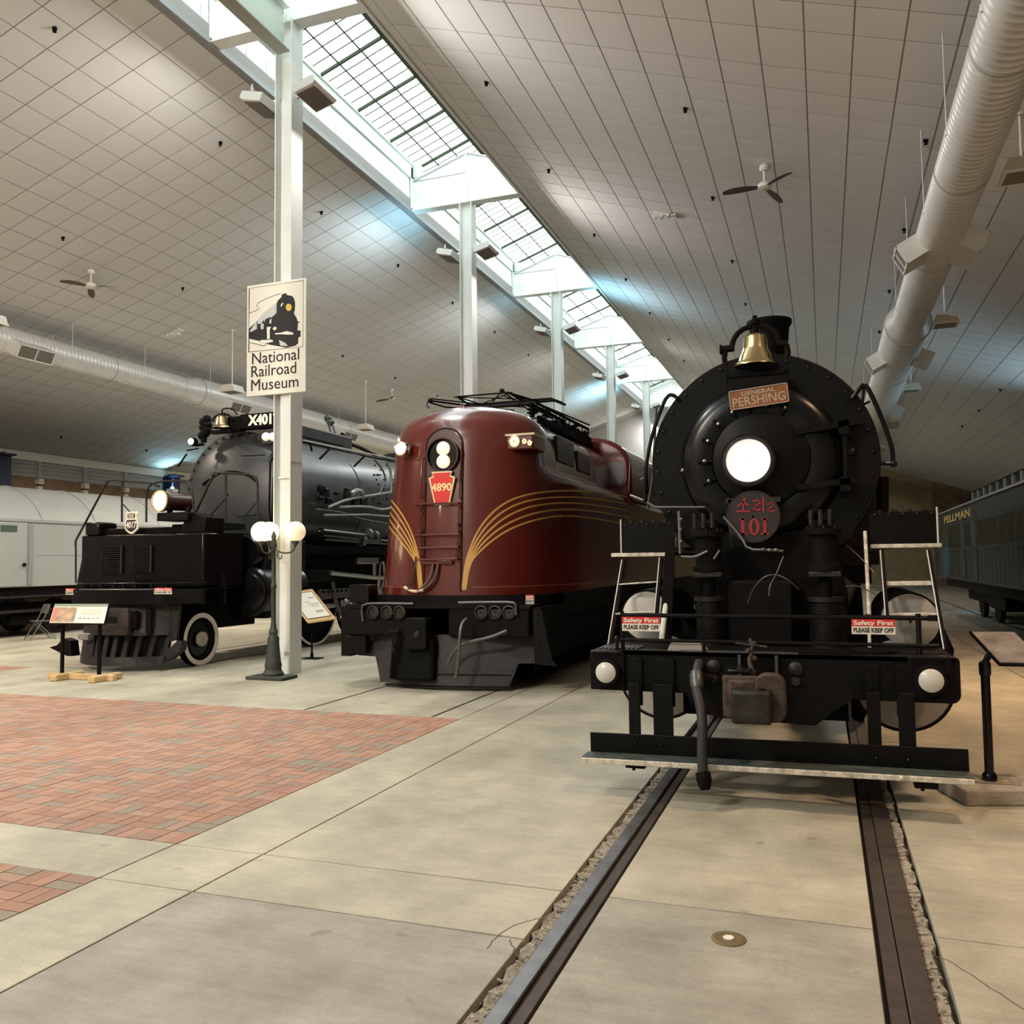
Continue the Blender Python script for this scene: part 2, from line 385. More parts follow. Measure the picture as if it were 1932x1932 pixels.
# ---- rails of the three tracks, flush with the floor
def rail(x, w, y0, y1, m, label):
    g = MB()
    prof = [(-w/2, 0), (w/2, 0), (w/2, -.02), (w/5, -.035), (w/5, -.048), (-w/5, -.048), (-w/5, -.035), (-w/2, -.02)]
    g.prism(prof, lambda u, v, d: (x+u, d, v), y0, y1)
    return g.build('rail', m, bevel=.005, label=label, cat='rail')
rail(-1.225, .078, YB+.1, 30, 'railtop', 'left rail of the track under the black 101 locomotive, polished grey head')
rail(.30, .10, YB+.1, 30, 'raildark', 'right rail of the track under the black 101 locomotive, dark brown head')
rail(-5.86, .05, 8.9, 40, 'raildark', 'left rail in the floor under the maroon electric locomotive')
rail(-4.19, .05, 8.9, 40, 'raildark', 'right rail in the floor under the maroon electric locomotive')
rail(-11.80, .07, 11.5, 44, 'raildark', 'far rail under the large grey and black steam locomotive')
rail(-10.36, .07, 11.5, 44, 'raildark', 'near rail under the large grey and black steam locomotive')
rail(4.28, .07, 6, 40, 'raildark', 'near rail under the dark green passenger carriage')
rail(5.72, .07, 6, 40, 'raildark', 'far rail under the dark green passenger carriage')
# crumbling concrete edges beside the front rails
def rubble(x0, x1, y0, y1, n, name, jag):
    g = MB(); y = y0
    rows = []
    while y < y1:
        a = x0+random.uniform(-jag, jag); rows.append((a, y)); y += random.uniform(.03, .09)
    for (a, ya), (b, yb) in zip(rows, rows[1:]):
        h = random.uniform(-.018, -.003)
        g.add([(a, ya, h), (x1, ya, h-.008), (x1, yb, h-.008), (b, yb, h), (a, ya, -.05), (x1, ya, -.05), (x1, yb, -.05), (b, yb, -.05)],
              [(0, 1, 2, 3), (0, 4, 5, 1), (1, 5, 6, 2), (2, 6, 7, 3), (3, 7, 4, 0)])
    for _ in range(n):
        yy = random.uniform(y0, y1); xx = random.uniform(min(x0, x1), max(x0, x1)); s = random.uniform(.003, .009)
        g.sph((xx, yy, -.006), s, 6, (1, 1.3, .6))
    return g.build(name, 'rubble', floor, kind='stuff')
rubble(-1.325, -1.268, 2.2, 8, 260, 'broken_edge', .02)
rubble(.40, .352, 2.2, 9, 260, 'broken_edge', .015)
MB().box(-1.18, -1.125, YB+.1, 30, -.05, -.022).build('flangeway', 'raildark', floor)
MB().box(.18, .245, YB+.1, 30, -.05, -.012).build('flangeway', 'raildark', floor)
def crack(pts):
    g = MB(); ps = [P(a, b, Z=0) for a, b in pts]; out = []
    for a, b in zip(ps, ps[1:]):
        for k in range(4): out.append(a.lerp(b, k/4)+V((random.uniform(-.006, .006), random.uniform(-.006, .006), 0)))
    out.append(ps[-1])
    for a, b in zip(out, out[1:]):
        d = (b-a).normalized(); n = V((-d.y, d.x, 0))*.0028
        z = V((0, 0, .0008)); g.add([a-n+z, a+n+z, b+n+z, b-n+z], [(0, 1, 2, 3)])
    g.build('crack', 'joint', floor)
crack([(1046, 1732), (1010, 1734), (975, 1744), (940, 1764), (918, 1790)])
crack([(963, 1773), (966, 1786), (975, 1800), (980, 1810)])
crack([(1742, 1797), (1790, 1812), (1830, 1838), (1870, 1865), (1932, 1905)])
def joint(a, b, w=.005):
    a = P(*a, Z=0); b = P(*b, Z=0); d = (b-a).normalized(); n = V((-d.y, d.x, 0))*w; z = V((0, 0, .0006))
    MB().add([a-n+z, a+n+z, b+n+z, b-n+z], [(0, 1, 2, 3)]).build('saw_cut', 'joint', floor)
# brass survey plug in the slab between the rails
t = thing('floor_plug', (-.462, 4.11, 0), 'round brass floor plug with a pale hexagonal centre between the rails', 'floor plug')
MB().lathe([(.078, 0), (.078, .004), (.066, .008), (.05, .005), (.034, .005)], (-.462, 4.11, 0), n=32).build('ring', mat('plug_metal', (.20, .15, .07), .5, .5), t)
MB().cyl((-.462, 4.11, 0), (-.462, 4.11, .010), .026, n=6).build('hexagon_cap', 'whitec', t)
MB().box(-3.62, -3.47, 2.72, 2.86, 0, .012).build('floor_plate', 'blackm', bevel=.003, label='small dark steel plate on the slab at the lower left edge', cat='plate')

# ---- ceiling: two slopes of lay-in tiles on a recessed grid
def ceil_slope(side):
    z = zL if side < 0 else zR
    a, b = (XL, LIPL) if side < 0 else (LIPR, XR)
    th = math.atan(1/3)*(1 if side < 0 else -1)
    root = MB().add([(a, YB, z(a)+.007), (b, YB, z(b)+.007), (b, YE, z(b)+.007), (a, YE, z(a)+.007),
                     (a, YB, z(a)+.3), (b, YB, z(b)+.3), (b, YE, z(b)+.3), (a, YE, z(a)+.3)],
                    [(0, 1, 2, 3), (4, 7, 6, 5), (0, 4, 5, 1), (1, 5, 6, 2), (2, 6, 7, 3), (3, 7, 4, 0)]).build('ceiling', 'tgrid', kind='structure')
    tx = .5785; ty = .6067
    x = LIPL-.14 if side < 0 else LIPR+.24
    xs = []
    while (x-tx > XL) if side < 0 else (x+tx < XR):
        xs.append(x-tx/2 if side < 0 else x+tx/2); x += tx*side
    ys = []
    for k in range(-3, 7):
        y0 = 11.27+7.6*(k)
        ys.append((y0+.4635, .927))
        for j in range(11): ys.append((y0+.927+ty*(j+.5), ty))
    ys = [q for q in ys if YB < q[0] < YE-.5]
    T = [(xx, y, w) for xx in xs for (y, w) in ys]
    T = [(xx, y, w) for xx, y, w in T if not (side < 0 and y > 49.6)]
    def dist(t):
        q = pj((t[0], t[1], z(t[0]))); return q[2] if (-50 < q[0] < 1980 and -50 < q[1] < 1980 and q[2] > 0) else 9999
    T.sort(key=dist)
    g = .011
    L = tx/math.cos(th)
    me = {}
    for w in (ty, .927):
        m = MB().box(-L/2+g, L/2-g, -w/2+g, w/2-g, 0, .012).mesh('ceiling_tile'); m.materials.append(M_['tile']); me[w] = m
    for xx, y, w in T[:300]:
        o = bpy.data.objects.new('ceiling_tile', me[w]); C.objects.link(o); o.location = (xx, y, z(xx)); o.rotation_euler = (0, -th, 0); par(o, root)
    R = Matrix.Rotation(-th, 3, 'Y'); r = MB()
    for xx, y, w in T[300:]:
        c = V((xx, y, z(xx)))
        vs = [c+R@V(p) for p in ((-L/2+g, -w/2+g, 0), (L/2-g, -w/2+g, 0), (L/2-g, w/2-g, 0), (-L/2+g, w/2-g, 0))]
        vs += [v+V((0, 0, .010)) for v in vs]
        r.add(vs, [(3, 2, 1, 0), (0, 1, 5, 4), (1, 2, 6, 5), (2, 3, 7, 6), (3, 0, 4, 7)])
    r.build('ceiling_tiles', 'tile', root, kind='stuff', fix=False)
    # border strip next to the skylight lip
    xe = LIPL if side < 0 else LIPR; xi = xs[0]-side*tx/2
    r = MB(); r.add([(xe, YB, z(xe)-.0), (xi, YB, z(xi)), (xi, YE-8.5, z(xi)), (xe, YE-8.5, z(xe))], [(0, 1, 2, 3)])
    r.build('border_strip', 'tile' if side > 0 else 'lipgrey', root)
    MB().box(xe-.03, xe+.03, YB, YE-8.5, LZ-.05, LZ+.05).build('lip_trim', 'lipgrey' if side < 0 else 'white', root)
    return root
ceilL = ceil_slope(-1); ceilR = ceil_slope(1)
# black sprinkler heads on a regular grid
sp = None
ORDN = ('first', 'second', 'third', 'fourth', 'fifth', 'sixth', 'seventh', 'eighth', 'ninth')
ROWN = {-11.05: 'row just left of the skylight', -15.12: 'second row left of the skylight', -19.2: 'third row left of the skylight', -23.4: 'row nearest the left wall', -5.36: 'row just right of the skylight', -1.9: 'second row right of the skylight', 1.6: 'row above the right duct', 5.1: 'row beyond the right duct'}
for side, xs in ((-1, (-11.05, -15.12, -19.2, -23.4)), (1, (-5.36, -1.9, 1.6, 5.1))):
    for x in xs:
        cnt = 0
        for y in (6.0, 9.84, 13.78, 17.45, 21.4, 25.2, 29.0, 32.8, 36.6):
            z = (zL if side < 0 else zR)(x)
            if not vis((x, y, z), 0): continue
            cnt += 1
            lab = 'black sprinkler head, %s from the front, %s' % (ORDN[cnt-1], ROWN[x])
            if sp is None:
                sp = thing('sprinkler_head', (x, y, z), lab, 'sprinkler', 'sprinkler heads in the ceiling')
                MB().cyl((x, y, z+.01), (x, y, z-.035), .036, .036, 12).build('escutcheon', 'blackm', sp)
                MB().lathe([(.014, -.03), (.014, -.06), (.032, -.065), (.032, -.07), (.01, -.075)], (x, y, z), n=10).build('deflector', 'blackm', sp)
            else:
                tree(sp, V((x, y, z))-V(sp.location), lab)
# ---- walls
MB().box(XL-.3, XL, YB, YE, 0, 4.72).build('wall_left', 'brickw', kind='structure')
wl = bpy.data.objects['wall_left']
MB().box(XL, XL+.12, YB, YE, 5.28, 5.56).build('fascia_board', 'whitec', wl)
for k in range(4): MB().box(XL, XL+.05, YB, YE, 4.74+k*.135, 4.865+k*.135).build('siding_plank', 'siding', wl)
MB().box(XL-.3, XL, YB, YE, 4.72, 5.6).build('upper_wall', 'siding', wl)
for k, y in enumerate((17.9, 19.8, 21.75, 23.65, 25.55, 29.4, 31.3)):
    t = thing('wall_bracket', (XL+.1, y, 4.4), 'beige wall bracket below the grey siding, %s from the left in the row' % ORDN[k], 'bracket', 'brackets along the brown brick wall')
    MB().box(XL+.05, XL+.13, y-.07, y+.07, 4.72, 5.28).build('upright', 'siding', t)
    MB().box(XL+.002, XL+.2, y-.1, y+.1, 4.52, 4.70).build('block', 'beige', t)
    MB().box(XL+.002, XL+.15, y-.09, y+.09, 4.30, 4.45).build('block', 'beige', t)
for k, y in enumerate((20.1, 27.75, 35.3)):
    t = thing('wall_column', (XL+.3, y, 0), ('dark blue steel wall column at the left edge of the picture', 'dark blue steel wall column behind the round headlamp, lit from above', 'dark blue steel wall column farthest along the left wall')[k], 'column')
    MB().box(XL+.02, XL+.07, y-.2, y+.2, 0, 5.5).box(XL+.5, XL+.55, y-.2, y+.2, 0, 5.3).box(XL+.07, XL+.5, y-.02, y+.02, 0, 5.4).build('shaft', 'bluec', t)
    MB().box(XL+.1, XL+.75, y-.22, y+.22, 5.28, 5.34).build('cap_plate', 'bluec', t)
t = thing('wall_uplight', (-24.1, 27.35, 4.5), 'small box uplight with a cool lamp on the far blue column', 'uplight')
MB().box(-24.25, -23.95, 27.2, 27.5, 4.62, 4.76).build('housing', 'white', t)
MB().sph((-24.1, 27.35, 4.79), .07, 10).build('lamp', mat('cool_lamp', (1, 1, 1), .5, emit=(.6, .9, 1), es=8), t)
MB().tube([(-24.5, 27.75, 4.5), (-24.3, 27.5, 4.55), (-24.1, 27.35, 4.6)], .02, 6).build('arm', 'bluec', t)
MB().box(XR, XR+.3, YB, YE, 0, 5.2).build('wall_right', 'tanw', kind='structure')
wb = MB().box(LIPR, XR, YE, YE+.3, 0, 10.6).build('wall_back', 'tanw', kind='structure')
MB().box(6.3, XR, YE-.25, YE, 0, 8).build('brick_return', 'brickw', wb)
MB().box(XL, LIPR, 50.4, 50.7, 0, 12.8).build('wall_end', 'grw', kind='structure')
MB().box(LIPR-.2, LIPR, 50.7, YE, 0, 12.8).build('wall_corner', 'grw', kind='structure')
MB().box(XL, XR, YB-.3, YB, 0, 12.8).build('wall_front', 'grw', kind='structure')

# ---- skylight well, curbs, roof glazing
WL, WR, GE, GR = -9.6, -6.6, 11.86, 12.40
well = MB().box(WL-.2, WL-.02, YB, 50.4, LZ, GE).build('trim_1', 'lipgrey', kind='structure')
k = 0
y = 9.0
while y < 42.0:
    MB().box(WL-.02, WL+.012, y+.012, y+.595, LZ, 11.18).build('well_panel', 'well', well)
    MB().box(WL-.02, WL+.006, y+.003, y+.604, 11.19, 11.46).build('well_panel', 'well', well)
    y += .6067
MB().box(WL-.02, WL, YB, 9, LZ, 11.46).box(WL-.02, WL, y, 50.4, LZ, 11.46).build('well_lining', 'well', well)
MB().box(WL-.02, WL+.06, YB, 50.4, 11.47, 11.80).build('curb_band', 'wellg', well)
MB().box(WL-.02, WL+.10, YB, 50.4, 11.80, GE).build('sill', 'wellg', well)
tr2 = MB().box(WR, WR+.2, YB, 50.4, LZ, GE).build('trim_2', 'well', kind='structure')
MB().box(WR-.06, WR, YB, 50.4, 11.5, GE).build('curb_band', 'wellg', tr2)
roof = MB().box(COLX-.05, COLX+.05, YB, 50.4, GR-.06, GR+.02).build('window_1', 'greenbar', kind='structure')
sl = (GR-GE)/(COLX-WL)
zg = lambda x: GR-abs(x-COLX)*sl
def slopebar(g, y, w, h, side, x0=0., x1=1.):
    a = COLX+side*.04; b = WL if side < 0 else WR
    xa, xb = a+(b-a)*x0, a+(b-a)*x1
    g.add([(xa, y-w, zg(xa)), (xa, y+w, zg(xa)), (xb, y+w, zg(xb)), (xb, y-w, zg(xb)), (xa, y-w, zg(xa)-h), (xa, y+w, zg(xa)-h), (xb, y+w, zg(xb)-h), (xb, y-w, zg(xb)-h)],
          [(0, 1, 2, 3), (4, 7, 6, 5), (0, 4, 5, 1), (1, 5, 6, 2), (2, 6, 7, 3), (3, 7, 4, 0)])
ylist = []
y = -.2-7.6
while y < 50: ylist.append(y); y += 1.52
panes = 0; pstuff = MB()
for y in ylist:
    for side in (-1, 1):
        g = MB(); slopebar(g, y, .022, .07, side); g.build('rafter', 'greenbar', roof)
        b = MB()
        for j in range(1, 5): slopebar(b, y+j*.304, .008, .02, side)
        for fx in (.333, .667):
            a0 = COLX+side*.04; b0 = WL if side < 0 else WR; xx = a0+(b0-a0)*fx
            b.box(xx-.014, xx+.014, y+.02, y+1.50, zg(xx)-.02, zg(xx)+.0)
        b.build('glazing_bars', 'greenbar', roof)
        for j in range(5):
            for c in range(3):
                a0 = COLX+side*.05; b0 = WL if side < 0 else WR
                xa = a0+(b0-a0)*c/3; xb = a0+(b0-a0)*(c+1)/3
                q = [(xa, y+j*.304+.008, zg(xa)+.01), (xb, y+j*.304+.008, zg(xb)+.01), (xb, y+j*.304+.298, zg(xb)+.01), (xa, y+j*.304+.298, zg(xa)+.01)]
                if side < 0 and panes < 300 and y > 8:
                    MB().add(q, [(0, 1, 2, 3)]).build('pane', 'glass', roof, fix=False); panes += 1
                else: pstuff.add(q, [(0, 1, 2, 3)])
pstuff.build('far_panes', 'glass', roof, kind='stuff', fix=False)

# ---- steel columns with gable plates at the head
ORD = {11.75: 'front white steel column behind the lamp post, carrying the museum sign', 19.35: 'second white steel column, rising behind the maroon locomotive roof',
       26.95: 'third white steel column from the front, behind the pantographs', 34.55: 'fourth white steel column from the front', 42.15: 'fifth and farthest white steel column, beside the black smokebox'}
def column(y):
    back = y < 10
    t = thing('steel_column', (COLX, y, 0), ORD.get(round(y, 2), 'white steel column out of the picture behind the camera'), 'column')
    x0, x1 = COLX-.17, COLX+.15
    y0, y1 = y-.16, y+.16
    MB().box(x0, x0+.02, y0, y1, 0, LZ).box(x1-.02, x1, y0, y1, 0, LZ).build('flange', 'white', t)
    MB().box(x0+.02, x1-.02, y-.01, y+.01, 0, LZ).build('web', 'white', t)
    MB().box(x0+.11, x1-.03, y0+.03, y-.012, .35, 9.3).build('cover_panel', 'white', t, bevel=.004)
    MB().box(x0+.10, x1-.02, y0-.003, y0+.03, 3.09, 3.12).box(x1-.002, x1+.006, y0, y1, 3.36, 3.39).build('seam_strip', 'whitec', t)
    if back: return t
    # gable plate
    g = MB(); poly = [(WL+.02, LZ), (WR-.02, LZ), (WR-.02, 11.40), (COLX, 11.89), (WL+.02, 11.40)]
    g.prism(poly, lambda u, v, d: (u, d, v), y-.02, y+.02); g.build('gable_plate', 'white', t)
    g = MB().box(WL+.02, WR-.02, y-.13, y+.13, LZ-.02, LZ+.01)
    for s in (-1, 1):
        xe = WL+.02 if s < 0 else WR-.02
        g.add([(xe, y-.07, 11.40), (xe, y+.07, 11.40), (COLX, y+.07, 11.89), (COLX, y-.07, 11.89), (xe, y-.07, 11.42), (xe, y+.07, 11.42), (COLX, y+.07, 11.91), (COLX, y-.07, 11.91)],
              [(3, 2, 1, 0), (4, 5, 6, 7), (0, 1, 5, 4), (1, 2, 6, 5), (2, 3, 7, 6), (3, 0, 4, 7)])
    g.build('gable_flange', 'white', t)
    MB().box(COLX-.01, COLX+.01, y-.13, y+.13, LZ, 11.88).box(WL+.03, WL+.06, y-.13, y+.13, LZ, 11.75).build('stiffener', 'white', t)
    MB().box(WL+.02, COLX, y-.03, y-.02, 11.40, 11.415).build('seam_strip', 'lipgrey', t)
    MB().box(WL+.03, WL+.30, y-.05, y+.05, 11.5, 11.78).build('corner_bracket', 'wellg', t)
    return t
colobj = {}
for y in COLY: colobj[y] = column(y)
# luminaires on the columns
def uplight(y, s, label):
    t = thing('column_uplight', (COLX+s*.5, y, 9.45), label, 'uplight')
    xc = COLX+s*.47; z = 9.42
    def fn(u, v, d): return (xc+s*u, d, z+v)
    MB().prism([(-.20, -.05), (.20, .05), (.25, -.05), (.20, -.10), (-.15, -.19)], fn, y-.36, y+.30).build('housing', 'white', t, bevel=.008)
    MB().prism([(-.13, -.192), (.19, -.112), (.20, -.118), (-.12, -.20)], fn, y-.30, y+.25).build('louvre', mat('louvre_brown', (.14, .115, .095), .5), t)
    MB().prism([(-.02, .01), (.02, .01), (0, .12)], fn, y-.37, y-.34).build('end_cap', 'white', t)
    MB().box(min(xc-s*.32, xc), max(xc-s*.32, xc), y-.03, y+.03, z-.06, z-.02).build('arm', 'white', t)
onm = {11.75: 'front', 19.35: 'second', 26.95: 'third', 34.55: 'fourth', 42.15: 'fifth'}
for y in COLY:
    if y < 10: continue
    n_ = onm.get(round(y, 2), 'last')
    if n_ == 'last': continue
    uplight(y, -1, 'white box uplight on the left side of the %s column head' % n_)
    uplight(y, 1, 'white box uplight on the right side of the %s column head' % n_)
# longitudinal beam framing into the front column
t = thing('steel_beam', (COLX, 7.9, 10.1), 'deep pale green steel beam running overhead into the front column', 'beam')
MB().box(COLX-.12, COLX+.12, 4.3, 11.58, 10.06, 10.085).build('bottom_flange', mat('beam_green', (.33, .34, .30), .6), t)
MB().box(COLX-.12, COLX+.12, 4.3, 11.58, 10.80, 10.825).build('top_flange', 'white', t)
MB().box(COLX-.008, COLX+.008, 4.3, 11.58, 10.085, 10.8).build('web', 'wellg', t)
g = MB()
for k in range(7): g.sph((COLX+.05, 11.5, 10.15+k*.09), .018, 6)
g.build('bolts', 'white', t, kind='stuff')
# ================================================================== ducts, pendants, fans
def duct(x, z, r, rbig, ysw, y0, y1, seams, vents, rods, label, side):
    t = thing('air_duct', (x, ysw, z), label, 'duct')
    g = MB(); prof = []
    n = int((ysw-y0)/.12)
    for k in range(n+1):                                       # spiral seams as fine raised ribs
        yy = y0+(ysw-y0)*k/n
        prof += [(r, yy), (r, yy+.085), (r+.006, yy+.095), (r+.006, yy+.11)]
    g.lathe(prof[:-2], (x, 0, z), (0, 1, 0), 40); g.build('spiral_duct', 'duct', t, ang=50)
    MB().lathe([(r, ysw-.05), (rbig-.02, ysw+.35), (rbig, ysw+.42), (rbig, y1)], (x, 0, z), (0, 1, 0), 40, cap=False).build('wide_duct', 'duct', t)
    for s in seams:
        rr = r if s < ysw else rbig
        MB().lathe([(rr, s-.02), (rr+.012, s-.02), (rr+.012, s+.02), (rr, s+.02)], (x, 0, z), (0, 1, 0), 40, cap=False).build('joint_band', 'ductseam', t)
    MB().lathe([(rbig, ysw+.40), (rbig+.015, ysw+.41), (rbig+.015, ysw+.45), (rbig, ysw+.46)], (x, 0, z), (0, 1, 0), 40, cap=False).build('collar', 'ductseam', t)
    for (vy, sd, L) in vents:
        rr = r if vy < ysw else rbig
        a = math.radians(-28)
        ux = V((sd*math.cos(a), 0, math.sin(a))); uz = V((-sd*math.sin(a), 0, math.cos(a)))
        o = V((x, vy, z))
        def q(d, yy, h): return o+ux*d+uz*h+V((0, yy, 0))
        d0, d1 = rr*.80, rr+.30
        H = .17; W = L/2
        f = MB()
        pts = [q(d0, -W, -H), q(d0, W, -H), q(d0, W, H), q(d0, -W, H), q(d1, -W, -H), q(d1, W, -H), q(d1, W, H), q(d1, -W, H)]
        f.add(pts, [(0, 1, 5, 4), (1, 2, 6, 5), (2, 3, 7, 6), (3, 0, 4, 7), (4, 5, 6, 7)])
        vo = f.build('side_vent', 'duct', t)
        e = MB(); fr = .03; d2 = d1+.004
        for (ya, yb, ha, hb) in ((-W, W, -H, -H+fr), (-W, W, H-fr, H), (-W, -W+fr, -H, H), (W-fr, W, -H, H), (-.012, .012, -H, H)):
            p = [q(d1, ya, ha), q(d1, yb, ha), q(d1, yb, hb), q(d1, ya, hb), q(d2+.01, ya, ha), q(d2+.01, yb, ha), q(d2+.01, yb, hb), q(d2+.01, ya, hb)]
            e.add(p, [(4, 5, 6, 7), (0, 1, 5, 4), (1, 2, 6, 5), (2, 3, 7, 6), (3, 0, 4, 7)])
        e.build('vent_frame', 'whitec', vo)
        g = MB()
        g.add([q(d2, -W+fr, -H+fr), q(d2, W-fr, -H+fr), q(d2, W-fr, H-fr), q(d2, -W+fr, H-fr)], [(0, 1, 2, 3)])
        g.build('grille', 'grille', vo)
    for ry in rods:
        rr = r if ry < ysw else rbig
        for sd in (-1, 1):
            xr = x+sd*(rr+.0)
            zt = (zL if side < 0 else zR)(xr)
            MB().cyl((xr, ry, z+.0), (xr, ry, zt), .006, n=6).cyl((xr, ry, z-.05), (xr, ry, z+.02), .02, n=6).build('hanging_rod', 'white', t)
    return t
duct(1.84, 6.72, .335, .46, 19.6, -12, 57, [9.3, 12.2, 15.4, 24.6, 29, 34, 40, 46], [(14.75, -1, .62), (14.75, 1, .9), (22.5, -1, .62), (22.5, 1, .62), (30.5, 1, .7), (38, 1, .7), (4, 1, .6)], [8.6, 11.05, 13.5, 16.0, 18.6, 25, 30, 36], 'long round grey ventilation duct running away at the upper right', 1)
duct(-18.05, 7.08, .33, .43, 21.0, -12, 50, [12.4, 18.0, 25.5, 30, 36], [(15.25, 1, 1.0), (22.8, 1, 1.0), (29.6, 1, 1.0), (8.0, 1, 1.0)], [14.0, 16.5, 18.98, 21.6, 24.2, 26.6, 29.1, 31.5, 33.9], 'long round grey ventilation duct crossing the left side above the large steam locomotive', -1)

pl = {(-15.88, 12.7): 'white pendant lamp cut by the left edge above the grey duct', (-15.88, 20.4): 'white pendant lamp on a long rod just left of the museum sign',
      (-15.88, 28.1): 'white pendant lamp on a long rod between the museum sign and the maroon locomotive', (2.6, 12.7): 'beige pendant lamp at the right edge beyond the grey duct',
      (2.6, 20.4): 'beige pendant lamp right of the duct collar', (2.6, 28.1): 'small beige pendant lamp right of the lower duct', (2.6, 35.8): 'farthest small pendant lamp beside the lower end of the right duct',
      (-15.88, 35.8): 'white pendant lamp far back over the grey boiler', (-15.88, 43.5): 'farthest white pendant lamp over the left aisle', (2.6, 43.5): 'pendant lamp behind the right duct near the back wall'}
for x in PENX:
    for y in PENY:
        z0 = 6.72; zc = (zL if x < 0 else zR)(x)
        t = thing('pendant_lamp', (x, y, z0), pl.get((x, y), 'pendant lamp out of the picture, %s of the %s row counted from the front wall' % ({-10.1: 'first', -2.5: 'second', 5.1: 'third'}.get(y, 'one'), 'left' if x < 0 else 'right')), 'lamp')
        m = 'whitec' if x < 0 else 'beige'
        sc = 1.0
        g = MB()
        for yy0, yy1 in ((y-.24, y+.24),):
            g.prism([(-.25, 0), (.25, 0), (.19, .17), (-.19, .17)], lambda u, v, d: (x+u, d, z0+v), yy0, yy1)
        g.build('housing', m, t, bevel=.01)
        MB().box(x-.255, x+.255, y-.25, y+.25, z0-.03, z0+.0).build('rim', 'whitec', t)
        MB().box(x-.21, x+.21, y-.20, y+.20, z0-.034, z0-.03).build('louvre', mat('lamp_louvre', (.2, .17, .12), .5), t)
        MB().cyl((x, y, z0+.17), (x, y, zc), .016, n=8).cyl((x, y, zc-.03), (x, y, zc), .06, n=10).build('rod', 'whitec', t)
def fan(x, y, r, a0, label):
    zc = (zL if x < -8 else zR)(x)
    t = thing('ceiling_fan', (x, y, zc), label, 'fan')
    MB().lathe([(.02, 0), (.075, -.03), (.085, -.08), (.06, -.12), (.02, -.13)], (x, y, zc), n=16).build('canopy', 'whitec', t)
    MB().cyl((x, y, zc-.12), (x, y, zc-.34), .02, n=8).build('downrod', 'whitec', t)
    MB().sph((x, y, zc-.40), .10, 14, (1, 1, .7)).lathe([(.03, -.30), (.07, -.33), (.12, -.37), (.12, -.43), (.06, -.46), (.02, -.47)], (x, y, zc), n=18).build('motor', 'whitec', t)
    for k in range(3):
        a = a0+k*2*PI/3; u = V((math.cos(a), math.sin(a), 0)); w = V((-u.y, u.x, .25)).normalized(); o = V((x, y, zc-.42))
        rows = []
        for q in range(7):
            d = .10+q*(r-.10)/6; hw = (.03, .055, .07, .08, .08, .07, .04)[q]; dz = V((0, 0, -.05*(q/6)**2))
            rows.append([o+u*d-w*hw+dz, o+u*d+w*hw+dz])
        g = MB(); g.grid(rows); g.grid([[p+V((0, 0, .008)) for p in r_] for r_ in rows])
        g.build('blade', 'fanb', t, ang=60)
fan(-15.7, 15.1, .70, .25, 'three-bladed ceiling fan with white motor, hanging over the left duct')
fan(-.79, 15.5, .72, 1.22, 'large three-bladed ceiling fan right of the skylight, above the black locomotive')
fan(-15.73, 29.9, .70, 1.0, 'small far ceiling fan to the left of the maroon locomotive roof')
def diffuser(x, y, label, n=5):
    side = -1 if x < -8 else 1
    z = (zL if side < 0 else zR)(x); th = math.atan(1/3)*(1 if side < 0 else -1)
    t = thing('ceiling_sensor', (x, y, z), label, 'ceiling fitting')
    R = Matrix.Rotation(-th, 3, 'Y')
    MB().box(x-.27, x+.27, y-.10, y+.10, z-.05, z-.005, R=R).build('base', 'white', t)
    for k in range(4): MB().box(x-.25+k*.15, x-.19+k*.15, y-.16, y-.02, z-.12, z-.05, R=R).build('vane', 'white', t)
diffuser(-16.84, 19.1, 'small white finned ceiling fitting above the left duct')
diffuser(-3.11, 18.95, 'small white finned ceiling fitting right of the skylight')

# ================================================================== museum sign
ys = 11.54
t = thing('museum_sign', (-8.13, ys, 4.4), 'tall cream museum sign with black train emblem on the front column', 'sign')
W0, W1, Z0, Z1 = -8.705, -7.59, 4.44, 6.26
MB().box(W0, W1, ys, ys+.045, Z0, Z1).build('board', 'cream', t, bevel=.006)
def S_(u, v): return (W0+(W1-W0)*u, Z0+(Z1-Z0)*v)     # u right, v up 0..1
# sign crop: left edge x 250, right 1012; top 320->200, bottom 1735->1665 (pixels of the enlarged sign)
def sc_(px, py):
    u = (px-246)/(1012-246); top = 322-122*u; bot = 1738-76*u
    return (max(.01, min(.99, u)), 1-(py-top)/(bot-top))
def flat(name, m, polys, y, parent, d=.003):
    g = MB()
    for p in polys:
        q = [S_(*sc_(a, b)) for a, b in p]
        g.prism(q, lambda u, v, dd: (u, dd, v), y-d, y)
    return g.build(name, m, parent)
flat('emblem_train', 'signb', [
    [(640, 540), (655, 500), (700, 455), (705, 420), (735, 412), (755, 402), (775, 430), (835, 438), (862, 470), (878, 540), (872, 620), (862, 668), (895, 720), (908, 765), (940, 770), (912, 790), (912, 830), (905, 880), (948, 885), (945, 960), (918, 975), (915, 1050), (880, 1078), (770, 1105), (640, 1085), (500, 1060), (590, 1030), (560, 1000), (560, 830), (545, 790), (560, 730), (600, 700), (640, 660)],
    [(275, 870), (380, 770), (500, 735), (560, 700), (560, 1000), (520, 1010), (440, 1030), (275, 995)]], ys, t)
flat('emblem_cars', mat('emblem_grey', (.55, .58, .58), .6), [
    [(385, 765), (470, 665), (560, 590), (640, 525), (636, 650), (600, 700), (500, 740), (470, 800), (400, 810)],
    [(290, 900), (380, 765), (385, 870), (300, 915)], [(430, 830), (478, 740), (470, 870), (440, 880)], [(672, 1008), (745, 1040), (792, 1085), (690, 1082)]], ys-.004, t)
